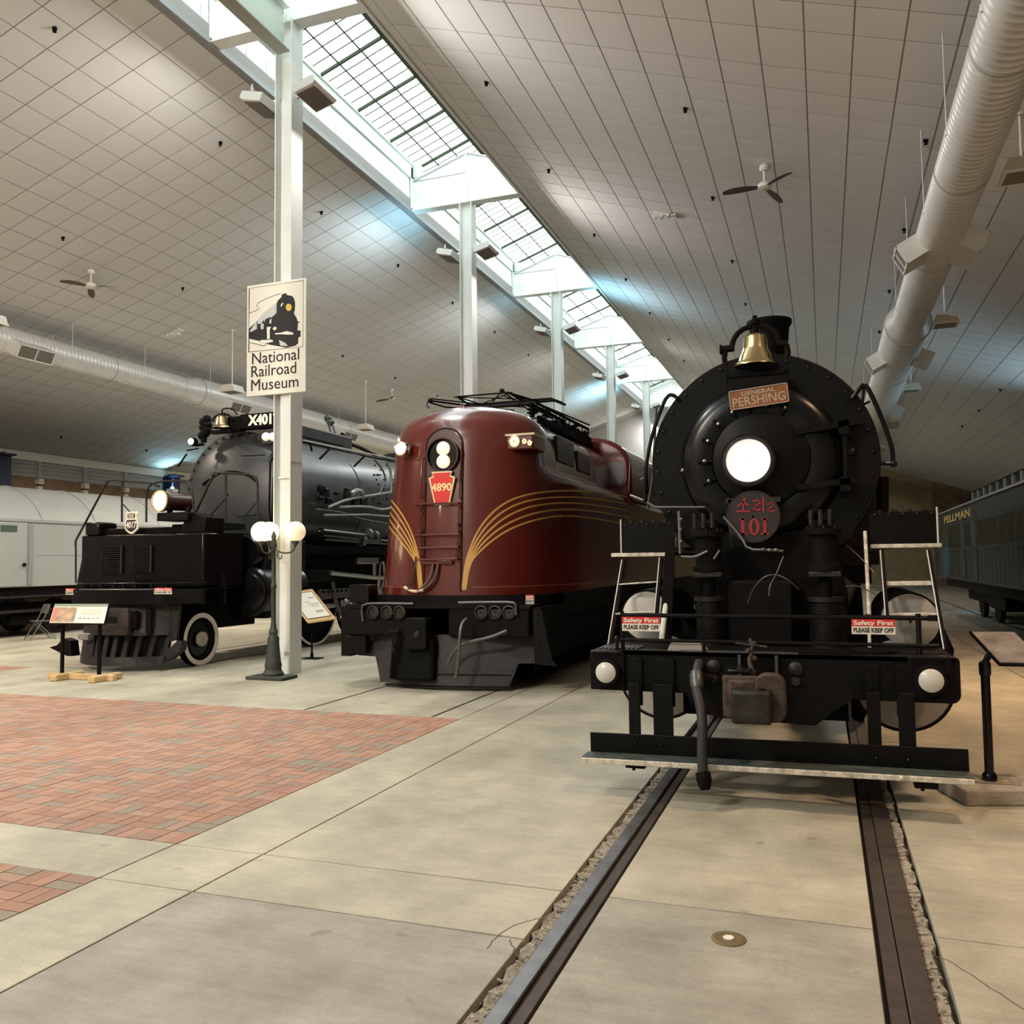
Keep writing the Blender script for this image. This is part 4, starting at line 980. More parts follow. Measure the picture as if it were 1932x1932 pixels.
# bell in its yoke
bx_, by_, bz_ = -.505, 7.66, 3.40
bell = MB().lathe([(.185, -.0), (.180, .018), (.150, .045), (.122, .09), (.106, .15), (.100, .21), (.094, .255), (.075, .275), (.02, .285)], (bx_, by_, bz_-.015), n=40, cap=False).lathe([(.01, .2), (.09, .19), (.15, .05), (.183, .0)], (bx_, by_, bz_-.015), n=40, cap=False).build('bell', 'brass', L1)
MB().sph((bx_, by_, bz_+.03), .03, 10).build('clapper', 'blackm', bell)
g = MB()
g.tube([(bx_-.20, by_, bz_+.17), (bx_-.185, by_, bz_+.24), (bx_-.13, by_, bz_+.31), (bx_-.03, by_, bz_+.345), (bx_+.03, by_, bz_+.345), (bx_+.13, by_, bz_+.31), (bx_+.185, by_, bz_+.24), (bx_+.20, by_, bz_+.17)], .024, 10, 1)
g.cyl((bx_, by_, bz_+.26), (bx_, by_, bz_+.40), .028, n=10).cyl((bx_, by_, bz_+.355), (bx_, by_, bz_+.385), .045, n=12).cyl((bx_, by_, bz_+.40), (bx_, by_, bz_+.43), .02, n=6)
g.build('bell_yoke', 'blackm', L1)
MB().cyl((bx_-.30, by_, bz_+.16), (bx_-.18, by_, bz_+.165), .032, n=12).cyl((bx_-.30, by_, bz_+.16), (bx_-.285, by_, bz_+.16), .045, n=12).cyl((bx_+.18, by_, bz_+.165), (bx_+.27, by_, bz_+.16), .032, n=12).build('trunnion', 'blackm', L1)
g = MB()
for s in (-1, 1):
    g.tube([(bx_+s*.255, by_, bz_+.15), (bx_+s*.27, by_, bz_+.06), (bx_+s*.235, by_, bz_+.0), (bx_+s*.25, by_, bz_-.08), (bx_+s*.245, by_, bz_-.17)], .024, 8, 1)
g.box(bx_-.25, bx_+.25, by_-.04, by_+.10, bz_-.10, bz_-.05).box(bx_-.22, bx_-.18, by_-.03, by_+.03, bz_-.26, bz_-.05).box(bx_+.2, bx_+.26, by_-.03, by_+.05, bz_-.26, bz_-.05).box(bx_-.20, bx_+.22, by_-.06, by_+.06, bz_-.27, bz_-.22)
g.build('bell_stand', 'blackm', L1)
MB().lathe([(.17, 0), (.165, .25), (.18, .42), (.205, .46), (.205, .49), (.165, .49), (.15, .1)], (sx+.06, 8.35, 3.46), n=32, cap=False).build('smokestack', 'blackm', L1)
MB().lathe([(.27, 0), (.25, .1), (.17, .17)], (sx+.06, 8.35, 3.38), n=32, cap=False).build('stack_base', 'black', L1)
MB().lathe([(.36, 0), (.35, .25), (.28, .38), (.12, .44), (.02, .45)], (sx, 10.6, 3.32), n=32, cap=False).build('steam_dome', 'black', L1)
MB().lathe([(.40, 0), (.40, .2), (.3, .36), (.02, .42)], (sx, 12.4, 3.32), n=32, cap=False).build('sand_dome', 'black', L1)
# smokebox hand rails on both sides
for pts, r, nm in (([P(1279, 752, Y=7.6), P(1268, 744, Y=7.6), P(1258, 748, Y=7.6), P(1248, 770, Y=7.6), P(1232, 815, Y=7.6), P(1221, 862, Y=7.6), P(1217, 905, Y=7.6), P(1217, 948, Y=7.6)], .017, 'side_rail'),
                   ([P(1608, 752, Y=7.6), P(1620, 735, Y=7.6), P(1631, 724, Y=7.6), P(1641, 738, Y=7.6), P(1662, 785, Y=7.6), P(1677, 825, Y=7.6), P(1684, 850, Y=7.6), P(1685, 874, Y=7.6)], .019, 'side_rail')):
    MB().tube(pts, r, 10, 1).build(nm, 'blackg', L1)
MB().tube([P(1685, 874, Y=7.6), P(1650, 874, Y=7.68)], .016, 8).sph(P(1686, 875, Y=7.6), .03, 8).tube([P(1631, 724, Y=7.6), P(1627, 762, Y=7.65)], .012, 8).tube([P(1640, 758, Y=7.62), P(1610, 772, Y=7.9)], .010, 8).build('rail_bracket', 'blackg', L1)
for pts in ([P(1238, 770, Y=7.75), P(1232, 900, Y=7.75), P(1222, 960, Y=7.8)], [P(1209, 905, Y=7.62), P(1216, 902, Y=7.6)], [P(1190, 935, Y=8.3), P(1215, 945, Y=7.7), P(1236, 957, Y=7.5), P(1330, 957, Y=7.5)]):
    MB().tube(pts, .012, 8).build('pipe', 'pipe', L1)
g = MB()
for k in range(7): g.cyl(P(1668, 905+k*13, Y=7.9), P(1674, 905+k*13, Y=7.9), .03, n=8)
g.cyl(P(1665, 900, Y=7.9), P(1665, 985, Y=7.9), .05, n=10)
g.build('check_valve', 'blackm', L1)
# two air pumps with finned coolers
for x, y in ((-.895, 7.22), (.0, 7.22)):
    s = 1 if x > -.4 else .95
    big = .115 if x > -.4 else .10
    pu = MB().lathe([(.13, 1.62), (.13, 1.67), (.105, 1.68), (.105, 1.90), (.14, 1.91), (.14, 1.95), (.09, 1.96), (.08, 2.02), (.02, 2.04)], (x, y, 0), n=24).build('air_pump', 'blackm', L1)
    MB().lathe([(.05, 1.42), (.05, 1.58), (.12, 1.585), (.12, 1.62)], (x, y, 0), n=16).build('piston_rod_case', 'blackm', pu)
    MB().box(x-.12, x+.12, y-.12, y+.12, 1.575, 1.62).build('flange', 'iron', pu, bevel=.01)
    prof = [(big+.025, 1.42), (big+.025, 1.385), (big, 1.38)]
    for k in range(16):
        z = 1.365-k*.0185; prof += [(big-.004, z), (big+.012, z-.004), (big+.012, z-.009), (big-.004, z-.013)]
    prof += [(big+.01, 1.06), (big+.01, 1.03)]
    MB().lathe(list(reversed(prof)), (x, y, 0), n=32).build('finned_cooler', mat('fin_metal', (.03, .03, .03), .38, .6), pu)
    g = MB()
    for k in range(8): a = 2*PI*k/8; g.cyl((x+.115*math.cos(a), y+.115*math.sin(a), 1.95), (x+.115*math.cos(a), y+.115*math.sin(a), 1.975), .010, n=6)
    for k in range(3): g.cyl((x-.09+k*.07, y-.10, 1.98), (x-.09+k*.07, y-.10, 2.10), .018, n=8)
    g.build('pump_bolts', 'iron', pu, kind='stuff')
MB().tube([P(1286, 1050, Y=7.15), P(1310, 1052, Y=7.1), P(1335, 1040, Y=7.1)], .012, 8, 1).tube([P(1347, 1055, Y=7.1), P(1358, 1038, Y=7.1)], .010, 8).tube([P(1365, 975, Y=7.35), P(1400, 1015, Y=7.3), P(1410, 1037, Y=7.25), P(1455, 1038, Y=7.2), P(1478, 1040, Y=7.2)], .012, 8, 1).tube([P(1281, 965, Y=7.3), P(1284, 1045, Y=7.2)], .014, 8).build('oil_pipe', 'pipe', L1)
g = MB()
for a, b in ((1440, 1037), (1452, 1038), (1464, 1038), (1286, 1022), (1284, 1000), (1285, 980)): g.sph(P(a, b, Y=7.19), .018, 8)
g.build('pipe_unions', 'pipe', L1, kind='stuff')
MB().tube([P(1411, 1138, Y=6.9), P(1420, 1112, Y=6.85), P(1438, 1090, Y=6.8), P(1460, 1082, Y=6.8), P(1485, 1092, Y=6.8), P(1508, 1112, Y=6.85)], .005, 6, 2).tube([P(1478, 1050, Y=6.9), P(1464, 1085, Y=6.85), P(1452, 1105, Y=6.8), P(1451, 1124, Y=6.8)], .005, 6, 1).tube([P(1595, 1107, Y=7.1), P(1615, 1104, Y=7.05), P(1640, 1115, Y=7.0), P(1655, 1123, Y=7.0)], .005, 6, 1).tube([P(1598, 1030, Y=7.3), P(1622, 1050, Y=7.2), P(1648, 1080, Y=7.15)], .005, 6, 1).build('loose_wires', 'pipe', L1)
# cylinders and valve chests
for s, vx, vz, cx2, cz2 in ((-1, -1.45, 1.245, -1.33, .745), (1, .61, 1.225, .545, .74)):
    cyo = MB().lathe([(.37, .03), (.37, 1.2)], (cx2, 7.42, cz2), (0, 1, 0), 40).build('cylinder', 'black', L1)
    MB().lathe([(.345, 0), (.355, .015), (.355, .035), (.01, .036)], (cx2, 7.40, cz2), (0, 1, 0), 48, cap=False).lathe([(.01, -.012), (.2, -.01), (.345, 0)], (cx2, 7.40, cz2), (0, 1, 0), 48, cap=False).build('cylinder_cover', 'lgrey', cyo)
    MB().lathe([(.352, -.006), (.37, -.006), (.37, .03)], (cx2, 7.40, cz2), (0, 1, 0), 48, cap=False).build('cover_rim', 'black', cyo)
    v = MB().lathe([(.225, .0), (.225, 1.3)], (vx, 7.40, vz), (0, 1, 0), 32).build('valve_chest', 'black', L1)
    MB().lathe([(.01, -.03), (.1, -.026), (.18, -.012), (.205, .0), (.21, .02)], (vx, 7.38, vz), (0, 1, 0), 40, cap=False).build('valve_cover', mat('valve_cover_white' if s < 0 else 'valve_cover_grey', (.62, .60, .54) if s < 0 else (.42, .39, .34), .45), v)
    MB().prism([(cx2-.3, .5), (cx2+.3, .5), (cx2+.38, 1.0), (vx+.2, 1.3), (vx-.2, 1.3), (cx2-.38, 1.0)], XZ, 7.5, 8.5).build('cylinder_casing', 'black', L1)
# side plates above the steps with a bolted top edge, and white nosed steps
for s, x0, x1, zt, zb, lab in ((-1, -1.66, -1.20, 2.05, 1.79, 0), (1, .345, .83, 2.08, 1.83, 1)):
    MB().box(x0, x1, 7.40, 7.42, zb, zt).build('end_plate', 'black', L1)
    g = MB()
    for k in range(5): g.sph((x0+.04+(x1-x0-.08)*k/4, 7.395, zt-.02), .011, 8)
    for k in range(4): g.cyl((x0+.08+(x1-x0-.16)*k/3, 7.45, zt), (x0+.08+(x1-x0-.16)*k/3, 7.45, zt+.02), .02, n=6)
    g.build('plate_bolts', 'iron', L1, kind='stuff')
    MB().box(x0, x1, 7.40, 9.4, zb-.02, zb+.0).build('running_board', 'blackm', L1)
    MB().box(x0-(.08 if s < 0 else .0), x1+(.0 if s < 0 else .02), 7.34, 7.40, zb-.035, zb-.003).build('step_nosing', 'whitep', L1, bevel=.005)
    MB().cyl((x0 if s < 0 else x1, 7.39, zb), (x0 if s < 0 else x1, 7.39, zt+.03), .007, n=6).build('edge_strip', 'lens', L1)
def bar(a, b, r, nm, m): MB().tube([a, b], r, 8).build(nm, m, L1)
LA = [(P(1176, 1056, Y=7.34), P(1150, 1215, Y=6.9)), (P(1247, 1052, Y=7.34), P(1237, 1165, Y=7.0))]
LBq = [(P(1752, 1038, Y=7.34), P(1784, 1225, Y=6.9)), (P(1664, 1038, Y=7.34), P(1674, 1165, Y=7.0))]
for prs in (LA, LBq):
    for a, b in prs:
        d = V((.014, 0, 0)); g = MB(); g.add([a-d, a+d, b+d, b-d, a-d+V((0, .05, 0)), a+d+V((0, .05, 0)), b+d+V((0, .05, 0)), b-d+V((0, .05, 0))], [(0, 1, 2, 3), (7, 6, 5, 4), (0, 4, 5, 1), (1, 5, 6, 2), (2, 6, 7, 3), (3, 7, 4, 0)])
        g.build('ladder_side', 'blackm', L1)
        MB().tube([a+V((-.012, -.004, 0)), b+V((-.012, -.004, 0))], .005, 6).build('white_edge', 'lens', L1)
def tread(a, b, d, nm='ladder_tread', m='whitep', h=.03):
    g = MB(); u = V((0, d, 0)); k = V((0, 0, h))
    g.add([a, b, b+u, a+u, a+k, b+k, b+u+k, a+u+k], [(3, 2, 1, 0), (4, 5, 6, 7), (0, 1, 5, 4), (1, 2, 6, 5), (2, 3, 7, 6), (3, 0, 4, 7)]); g.build(nm, m, L1, bevel=.003)
tread(P(1168, 1104, Y=7.2), P(1243, 1099, Y=7.2), .12, h=.012); tread(P(1160, 1160, Y=7.05), P(1236, 1156, Y=7.05), .12, h=.012)
tread(P(1668, 1105, Y=7.2), P(1760, 1104, Y=7.2), .14); tread(P(1676, 1166, Y=7.05), P(1771, 1165, Y=7.05), .14)
MB().tube([P(1271, 1015, Y=7.35), P(1248, 1208, Y=6.85)], .022, 8).build('diagonal_brace', mat('brace_white', (.62, .66, .60), .5), L1)
MB().tube([P(1632, 1003, Y=7.35), P(1640, 1160, Y=6.95)], .014, 8).tube([P(1640, 1195, Y=6.85), P(1641, 1222, Y=6.8)], .012, 8).build('diagonal_brace', 'whitep', L1)
MB().lathe([(.16, 0), (.16, .015), (.05, .05), (.03, .07)], (P(1648, 1222, Y=6.9).x, 6.9, 1.03), n=24).build('brace_foot', 'blackm', L1)
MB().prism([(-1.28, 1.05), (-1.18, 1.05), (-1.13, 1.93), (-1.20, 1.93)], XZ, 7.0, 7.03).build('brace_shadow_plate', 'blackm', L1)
# behind: running boards, driving wheels, cab and tender
for s in (-1, 1):
    MB().box(cx+s*.95-.3*(s < 0)-.0, cx+s*.95+.3*(s > 0), 9.4, 15.0, 1.83, 1.86).build('running_board', 'blackm', L1)
    for y in (10.2, 11.7, 13.2, 14.7):
        w = MB().lathe([(.72, -.07), (.72, .07), (.62, .07), (.60, .02), (.14, .02), (.14, .10), (.01, .10)], (cx+s*.75, y, .72), (s, 0, 0), 36, cap=False).lathe([(.01, -.07), (.72, -.07)], (cx+s*.75, y, .72), (s, 0, 0), 36, cap=False).build('driving_wheel', 'blackm', L1)
        g = MB()
        for k in range(10): a = 2*PI*k/10; g.cyl((cx+s*.80, y+.12*math.cos(a), .72+.12*math.sin(a)), (cx+s*.80, y+.62*math.cos(a), .72+.62*math.sin(a)), .03, n=6)
        g.build('spokes', 'blackm', w)
    MB().box(cx+s*.92-.02, cx+s*.92+.02, 10.2, 14.7, .60, .70).build('side_rod', 'iron', L1)
MB().box(cx-1.35, cx+1.35, 16.2, 18.2, 1.6, 3.7).build('cab', 'black', L1)
g = MB(); g.prism([(cx-1.4+2.8*k/12, 3.7+.32*math.sin(PI*k/12)) for k in range(13)], XZ, 16.1, 18.8); g.build('cab_roof', 'blackm', L1)
for s in (-1, 1): MB().box(cx+s*1.1-.2, cx+s*1.1+.2, 16.17, 16.2, 2.8, 3.4).build('cab_window', 'winblk', L1)
MB().box(cx-1.35, cx+1.35, 19.0, 25.0, 1.2, 3.3).box(cx-.9, cx+.9, 19, 25, .6, 1.2).build('tender_body', 'black', L1)
for s in (-1, 1):
    for y in (19.8, 21.3, 22.9, 24.3): MB().cyl((cx+s*.68, y, .42), (cx+s*.80, y, .42), .42, n=24).build('tender_wheel', 'blackm', L1)
# ================================================================== MAROON ELECTRIC LOCOMOTIVE
gx = -5.04; GY = 11.0
L2 = thing('electric_locomotive', (gx, GY, 0), 'maroon streamlined electric locomotive with gold pinstripes and red keystone plate 4890', 'locomotive')
def sm(a, b, x):
    t = max(0, min(1, (x-a)/(b-a))); return t*t*(3-2*t)
ZT = 4.07
def Nw(z): return (1.38-.20*(z-1.2)/2.4)
def roundtop(z, z0, z1, e=2.3):
    if z <= z0: return 1
    t = min(1, (z-z0)/(z1-z0)); return (1-t**e)**(1/e)
def halfw(z, d):                         # half width of the body at height z, distance d behind the nose tip
    nose = Nw(z)*roundtop(z, 3.55, ZT, 2.9)
    low = 1.42*roundtop(z, 2.92, 3.22, 2.0)
    hood = 1.12*(1-.05*(z-3))*roundtop(z, 3.45, ZT, 2.3)
    if z > 3.20: low = 0
    body = max(low, hood)
    k = sm(.85, 2.0, d)
    return nose*(1-k)+body*k
def front(z): return .02+.13*max(0, (z-1.2)/2.2)+.95*(1-roundtop(z, 3.35, ZT, 2.5))
YEND = 6.0
zs = [1.27, 1.5, 1.9, 2.3, 2.6, 2.8, 2.88, 2.94, 3.0, 3.05, 3.1, 3.14, 3.17, 3.20, 3.21, 3.26, 3.35, 3.45, 3.55, 3.65, 3.74, 3.81, 3.87, 3.92, 3.96, 4.0, 4.03, 4.05, 4.063, 4.069]
rows = []
ex = 2.35; D = 1.25
for z in zs:
    f0 = front(z); half = []
    for k in range(15):
        th = PI/2*k/14
        d = f0+D*(1-math.cos(th)**(2/ex)); xx = math.sin(th)**(2/ex)
        half.append((xx*halfw(z, d), d))
    for k in range(1, 13): d = f0+D+(YEND-f0-D)*(k/12); half.append((halfw(z, d), d))
    rows.append([V((gx-x, GY+d, z)) for x, d in reversed(half)]+[V((gx+x, GY+d, z)) for x, d in half[1:]])
g = MB().grid(rows)
g.grid([rows[-1], [V((gx, p.y, ZT+.005)) for p in rows[-1]]])
nose_me = g.mesh('nose', 40)
nose_me.materials.append(M_['tusc']); nose = bpy.data.objects.new('nose_body', nose_me); C.objects.link(nose); par(nose, L2)
bvh = BVHTree.FromPolygons([v.co for v in nose_me.vertices], [tuple(p.vertices) for p in nose_me.polygons])
def onbody(px, py):                      # where the sight line through a pixel of the photograph meets the body shell
    d = (WW*F+RR*(px-966)-UU*(py-966)).normalized()
    h, n, i, dist = bvh.ray_cast(V((0, 0, CH)), d)
    if h is None: return None
    if n.dot(d) > 0: n = -n
    return h, n
def ribbon(name, pts, w, m, parent, both=True, off=.004):
    hs = []
    for _ in range(2):
        w_ = [pts[0]]
        for a, b in zip(pts, pts[1:]): w_ += [(a[0]*.75+b[0]*.25, a[1]*.75+b[1]*.25), (a[0]*.25+b[0]*.75, a[1]*.25+b[1]*.75)]
        pts = w_+[pts[-1]]
    q = []
    for a, b in zip(pts, pts[1:]):
        for k in range(5): q.append((a[0]+(b[0]-a[0])*k/5, a[1]+(b[1]-a[1])*k/5))
    q.append(pts[-1])
    for p in q:
        r = onbody(*p)
        if r: hs.append(r)
    for s in ((1, -1) if both else (1,)):
        g = MB(); R_ = []
        for i, (h, n) in enumerate(hs):
            a = hs[max(0, i-1)][0]; b = hs[min(len(hs)-1, i+1)][0]
            t = (b-a).normalized(); c = t.cross(n).normalized()*w/2
            P1, P2 = h+c+n*off, h-c+n*off
            if s < 0: P1 = V((2*gx-P1.x, P1.y, P1.z)); P2 = V((2*gx-P2.x, P2.y, P2.z))
            R_.append([P1, P2])
        if len(R_) > 1: g.grid(R_); g.build(name, m, parent)
SW = .026
ST = [[(872, 1113), (878, 1062), (889, 1028), (905, 995), (930, 965), (960, 944), (1000, 931), (1060, 925), (1110, 927), (1165, 934), (1215, 944)],
      [(873.5, 1113), (880, 1062), (893, 1030), (911, 1000), (937, 973), (967, 954), (1005, 942), (1060, 937), (1110, 939), (1165, 947), (1215, 957)],
      [(875, 1113), (882, 1062), (897, 1033), (917, 1006), (944, 982), (973, 965), (1010, 953), (1062, 948), (1110, 951), (1165, 959), (1215, 969)],
      [(876.5, 1113), (884, 1062), (901, 1036), (923, 1012), (950, 992), (980, 977), (1015, 966), (1062, 960), (1110, 963), (1165, 972), (1215, 982)],
      [(878, 1113), (886, 1062), (905, 1040), (929, 1019), (956, 1001), (986, 988), (1020, 978), (1062, 972), (1110, 976), (1165, 986), (1215, 996)]]
for s_ in ST[:4] + [ST[4]]: ribbon('gold_stripe', s_, SW, 'gold', L2)
ribbon('belt_line', [(892, 1108), (960, 1107), (1040, 1104), (1100, 1101), (1160, 1096)], .012, mat('belt_pink', (.25, .06, .04), .4), L2)
MB().add([V((gx-.55+.0, 0, 0))]*0, []) if False else None
# mid body, cab and rear nose
mid = MB().box(gx-1.42, gx+1.42, GY+YEND-.01, GY+YEND+5.2, 1.27, 3.0).build('mid_body', 'tusc', L2)
def cabsec(x):
    return [(-1.5, 3.0)]+[(-1.5*math.copysign(abs(math.cos(PI*k/24))**.62, math.cos(PI*k/24)), 3.62+.80*math.sin(PI*k/24)**.8) for k in range(25)]+[(1.5, 3.0)]
cab = MB().prism([(gx+u, v-.17) for u, v in cabsec(0)], XZ, GY+5.75, GY+11.2).build('cab', 'tusc', L2, bevel=.09)
rn = bpy.data.objects.new('rear_nose', nose_me); C.objects.link(rn); par(rn, L2)
mi = Matrix.Translation((0, 2*GY+16.95, 0))@Matrix.Diagonal((1, -1, 1, 1))
rme = nose_me.copy(); rme.transform(mi); rn.data = rme
def cabwin(s):
    w = MB().prism(rrect(gx+s*1.19-.23, gx+s*1.19+.23, 3.20, 3.72, .13), XZ, GY+5.70, GY+5.755).build('windscreen_frame', mat('frame_red', (.16, .03, .02), .4), L2)
    MB().prism(rrect(gx+s*1.19-.19, gx+s*1.19+.19, 3.24, 3.68, .11), XZ, GY+5.685, GY+5.705).build('windscreen', mat('window_grey', (.16, .165, .155), .15), w)
for s in (-1, 1):
    cabwin(s)
    for k in range(2): MB().box(gx+s*1.495-.02, gx+s*1.495+.02, GY+7.4+k*1.5, GY+8.5+k*1.5, 3.15, 3.75).build('side_window', 'winblk', L2, bevel=.01)
    # hood side windows and louvred grilles
    for y0, y1, z0, z1 in ((GY+2.0, GY+3.0, 3.30, 3.72), (GY+3.2, GY+4.1, 3.26, 3.62)):
        hwid = halfw(3.5, 3)
        MB().box(gx+s*hwid-.04, gx+s*hwid+.03, y0, y1, z0, z1).build('hood_window', 'winblk', L2, bevel=.02)
    MB().tube([(gx+s*(1.47), GY+5.6, 3.0), (gx+s*1.5, GY+5.62, 3.4), (gx+s*1.5, GY+5.7, 3.75)], .012, 6).build('grab_iron', 'tuscd', L2)
# nose door recess with ladder, twin headlight and keystone
def fr(z): return GY+front(z)
def nz(x, z, e=.0): return V((gx+x, fr(z)-e+.06*abs(x/.4)**2.4*0+front_off(x, z), z))
def front_off(x, z):
    w = Nw(z); t = min(.999, abs(x)/w); return D*(1-(1-t**ex)**(1/ex))
# raised door rim: arch
def arch(w, z0, z1, n=16):
    pts = [(-w, z0)]
    for k in range(n+1): a = PI-PI*k/n; pts.append((w*math.cos(a), z1-w*.9+w*1.0*math.sin(a)))
    return pts+[(w, z0)]
MB().tube([nz(u, v, .005) for u, v in arch(.285, 1.32, 3.62)], .016, 8).build('door_rim', 'tuscd', L2)
MB().prism([(u, v) for u, v in arch(.265, 2.86, 3.60)], lambda u, v, d: nz(u, v, d), .006, .016).build('headlight_recess', 'tuscd', L2)
hc = nz(0, 3.25)
hd = MB().lathe([(.24, .05), (.245, -.055), (.225, -.06), (.22, -.02), (.01, -.02)], hc, (0, 1, 0), 32, cap=False).build('headlight', 'blackg', L2)
MB().lathe([(.246, -.05), (.25, -.066), (.228, -.066)], hc, (0, 1, 0), 32, cap=False).build('headlight_rim', 'tuscd', hd)
for dz, m in ((.088, 'hlw'), (-.096, 'hlw')):
    c_ = hc+V((.015, -.055, dz))
    MB().lathe([(.098, .02), (.098, -.012), (.07, -.024), (.01, -.03)], c_, (0, 1, 0), 24, cap=False).build('sealed_beam', m, hd)
    MB().lathe([(.028, -.03), (.02, -.036)], c_, (0, 1, 0), 12).build('bulb', 'hlb', hd)
lamp('SPOT', 'headlight_glow', hc+V((0, -.3, 0)), 8, (1, .8, .55), (gx, 0, 1), .1, spot=70)
# keystone
kc = P(838.5, 921, Y=fr(2.75)); kz = kc.z
ks = [(-.195, .205), (.195, .205), (.145, .155), (.145, .155), (.185, .115), (.105, -.235), (-.105, -.235), (-.185, .115), (-.145, .155)]
ks = [(-.16, .235), (.16, .235), (.135, .175), (.205, .145), (.115, -.24), (-.115, -.24), (-.205, .145), (-.135, .175)]
def kf(u, v, d): return nz(u, kz+v, 0)+V((0, -d, 0)) if False else V((gx+u, fr(kz)-.02-d+.06*v*.0, kz+v))
kp = MB().prism(ks, kf, 0, .03).build('keystone_plate', mat('keystone_edge', (.75, .62, .38), .5), L2)
ks2 = [(u*.86, v*.91) for u, v in ks]
MB().prism(ks2, kf, .03, .034).build('red_field', 'keyst', kp)
text('4890', .155, kf(0, .005, .036), FRONT, mat('keystone_gold', (.85, .68, .30), .5), kp, .002, bold=.004, sx=1)
# ladder and grab irons on the nose
LZ_ = [(-.33, 2.20), (.20, 2.22)]
def npx(px, py, e=.05):
    r = onbody(px, py); return r[0]+r[1]*e if r else P(px, py, Y=GY)
for (x0, y0, x1, y1) in ((789, 953, 868, 950), (790, 1011, 871, 1009), (795, 1035, 868, 1033), (795, 1057, 866, 1055)):
    a, b = npx(x0, y0, .09), npx(x1, y1, .09)
    a2, b2 = npx(x0, y0, 0), npx(x1, y1, 0)
    MB().tube([a2, a, b, b2], .014, 8).build('ladder_rung', 'tusc', L2)
for a in ([(803, 865), (800, 890), (797, 940)], [(873, 850), (871, 890), (869, 940)], [(797, 960), (796, 1010), (799, 1050)], [(868, 958), (867, 1010), (862, 1050)]):
    MB().tube([npx(a[0][0], a[0][1], 0)]+[npx(x, y, .06) for x, y in a]+[npx(a[-1][0], a[-1][1], 0)], .012, 8).build('grab_iron', 'tusc', L2)
g = MB()
for a in ((799, 970), (797, 1003), (866, 990), (868, 1003), (869, 955), (800, 953)): g.sph(npx(a[0], a[1], .04), .03, 8)
g.build('ladder_bosses', 'tusc', L2, kind='stuff')
MB().tube([npx(819, 1062, .03), npx(818, 1085, .06), npx(808, 1103, .08), npx(795, 1116, .1)], .02, 8, 2).tube([npx(829, 1062, .03), npx(826, 1088, .06), npx(815, 1106, .08), npx(795, 1118, .1)], .02, 8, 2).build('jumper_cable', mat('cable_maroon', (.10, .06, .05), .6), L2)
MB().tube([npx(806, 1113, .09), npx(792, 1117, .1), npx(778, 1114, .06), npx(768, 1108, .05)], .022, 8, 1).build('cable_end', 'cable', L2)
MB().tube([npx(787, 1050, .03), npx(786, 1080, .05), npx(780, 1112, .08)], .012, 8, 1).tube([npx(781, 1060, .03), npx(780, 1090, .05), npx(776, 1114, .08)], .010, 8, 1).build('hanging_chain', 'rust', L2)
MB().box(gx-.02-.3, gx+.18, fr(1.75)-.05, fr(1.75)+.02, 1.70, 1.76).build('socket_box', 'tusc', L2, bevel=.01)
# side marker lights at the shoulders
def marker(px0, py0, px1, py1, Y, lamps):
    r0 = onbody((px0+px1)/2+8, (py0+py1)/2)
    if r0: Y = r0[0].y-.22
    a = P(px0, py0, Y=Y); b = P(px1, py1, Y=Y)
    q = MB().box(a.x, b.x, Y, Y+.55, b.z, a.z).build('marker_light', 'tusc', L2, bevel=.02)
    for px, py, r, m in lamps:
        c_ = P(px, py, Y=Y-.01)
        MB().lathe([(r*1.25, 0), (r*1.25, -.02), (r*1.05, -.025)], c_, (0, 1, 0), 20, cap=False).build('bezel', 'brass', q)
        MB().lathe([(r, .0), (r, -.015), (.01, -.03)], c_, (0, 1, 0), 20, cap=False).build('lens', m, q)
marker(955, 822, 1006, 846, GY+1.75, [(971, 833, .075, 'hlw'), (990, 833, .035, 'hlw'), (1000, 836, .035, 'hlw')])
marker(747, 836, 768, 858, GY+1.6, [(756, 847, .085, 'hlb')])
r0 = onbody(988, 834); mY = r0[0].y-.24
MB().box(P(953, 820, Y=mY).x, P(1008, 820, Y=mY).x, mY, mY+.5, P(955, 823, Y=mY).z, P(955, 819, Y=mY).z).build('marker_hood', mat('hood_cream', (.6, .5, .35), .5), L2)
# lower frame, pilot, steps
ol = [(0, .0), (.55, .03), (1.0, .16), (1.38, .45), (1.46, .9)]
def planring(w, d0, z):
    pts = []
    for k in range(-12, 13):
        t = k/12; x = w*math.sin(t*PI/2); y = d0+.55*(1-math.cos(t*PI/2))**1.2
        pts.append(V((gx+x, GY+y, z)))
    return pts
g = MB(); g.grid([planring(1.43, .0, 1.14), planring(1.43, .0, 1.27)]); a = planring(1.43, 0, 1.265); g.grid([a, [V((p.x, GY+1.6, p.z)) for p in a]]); a = planring(1.43, 0, 1.15); g.grid([a, [V((p.x, GY+1.6, p.z)) for p in a]])
g.build('buffer_ledge', 'black', L2)
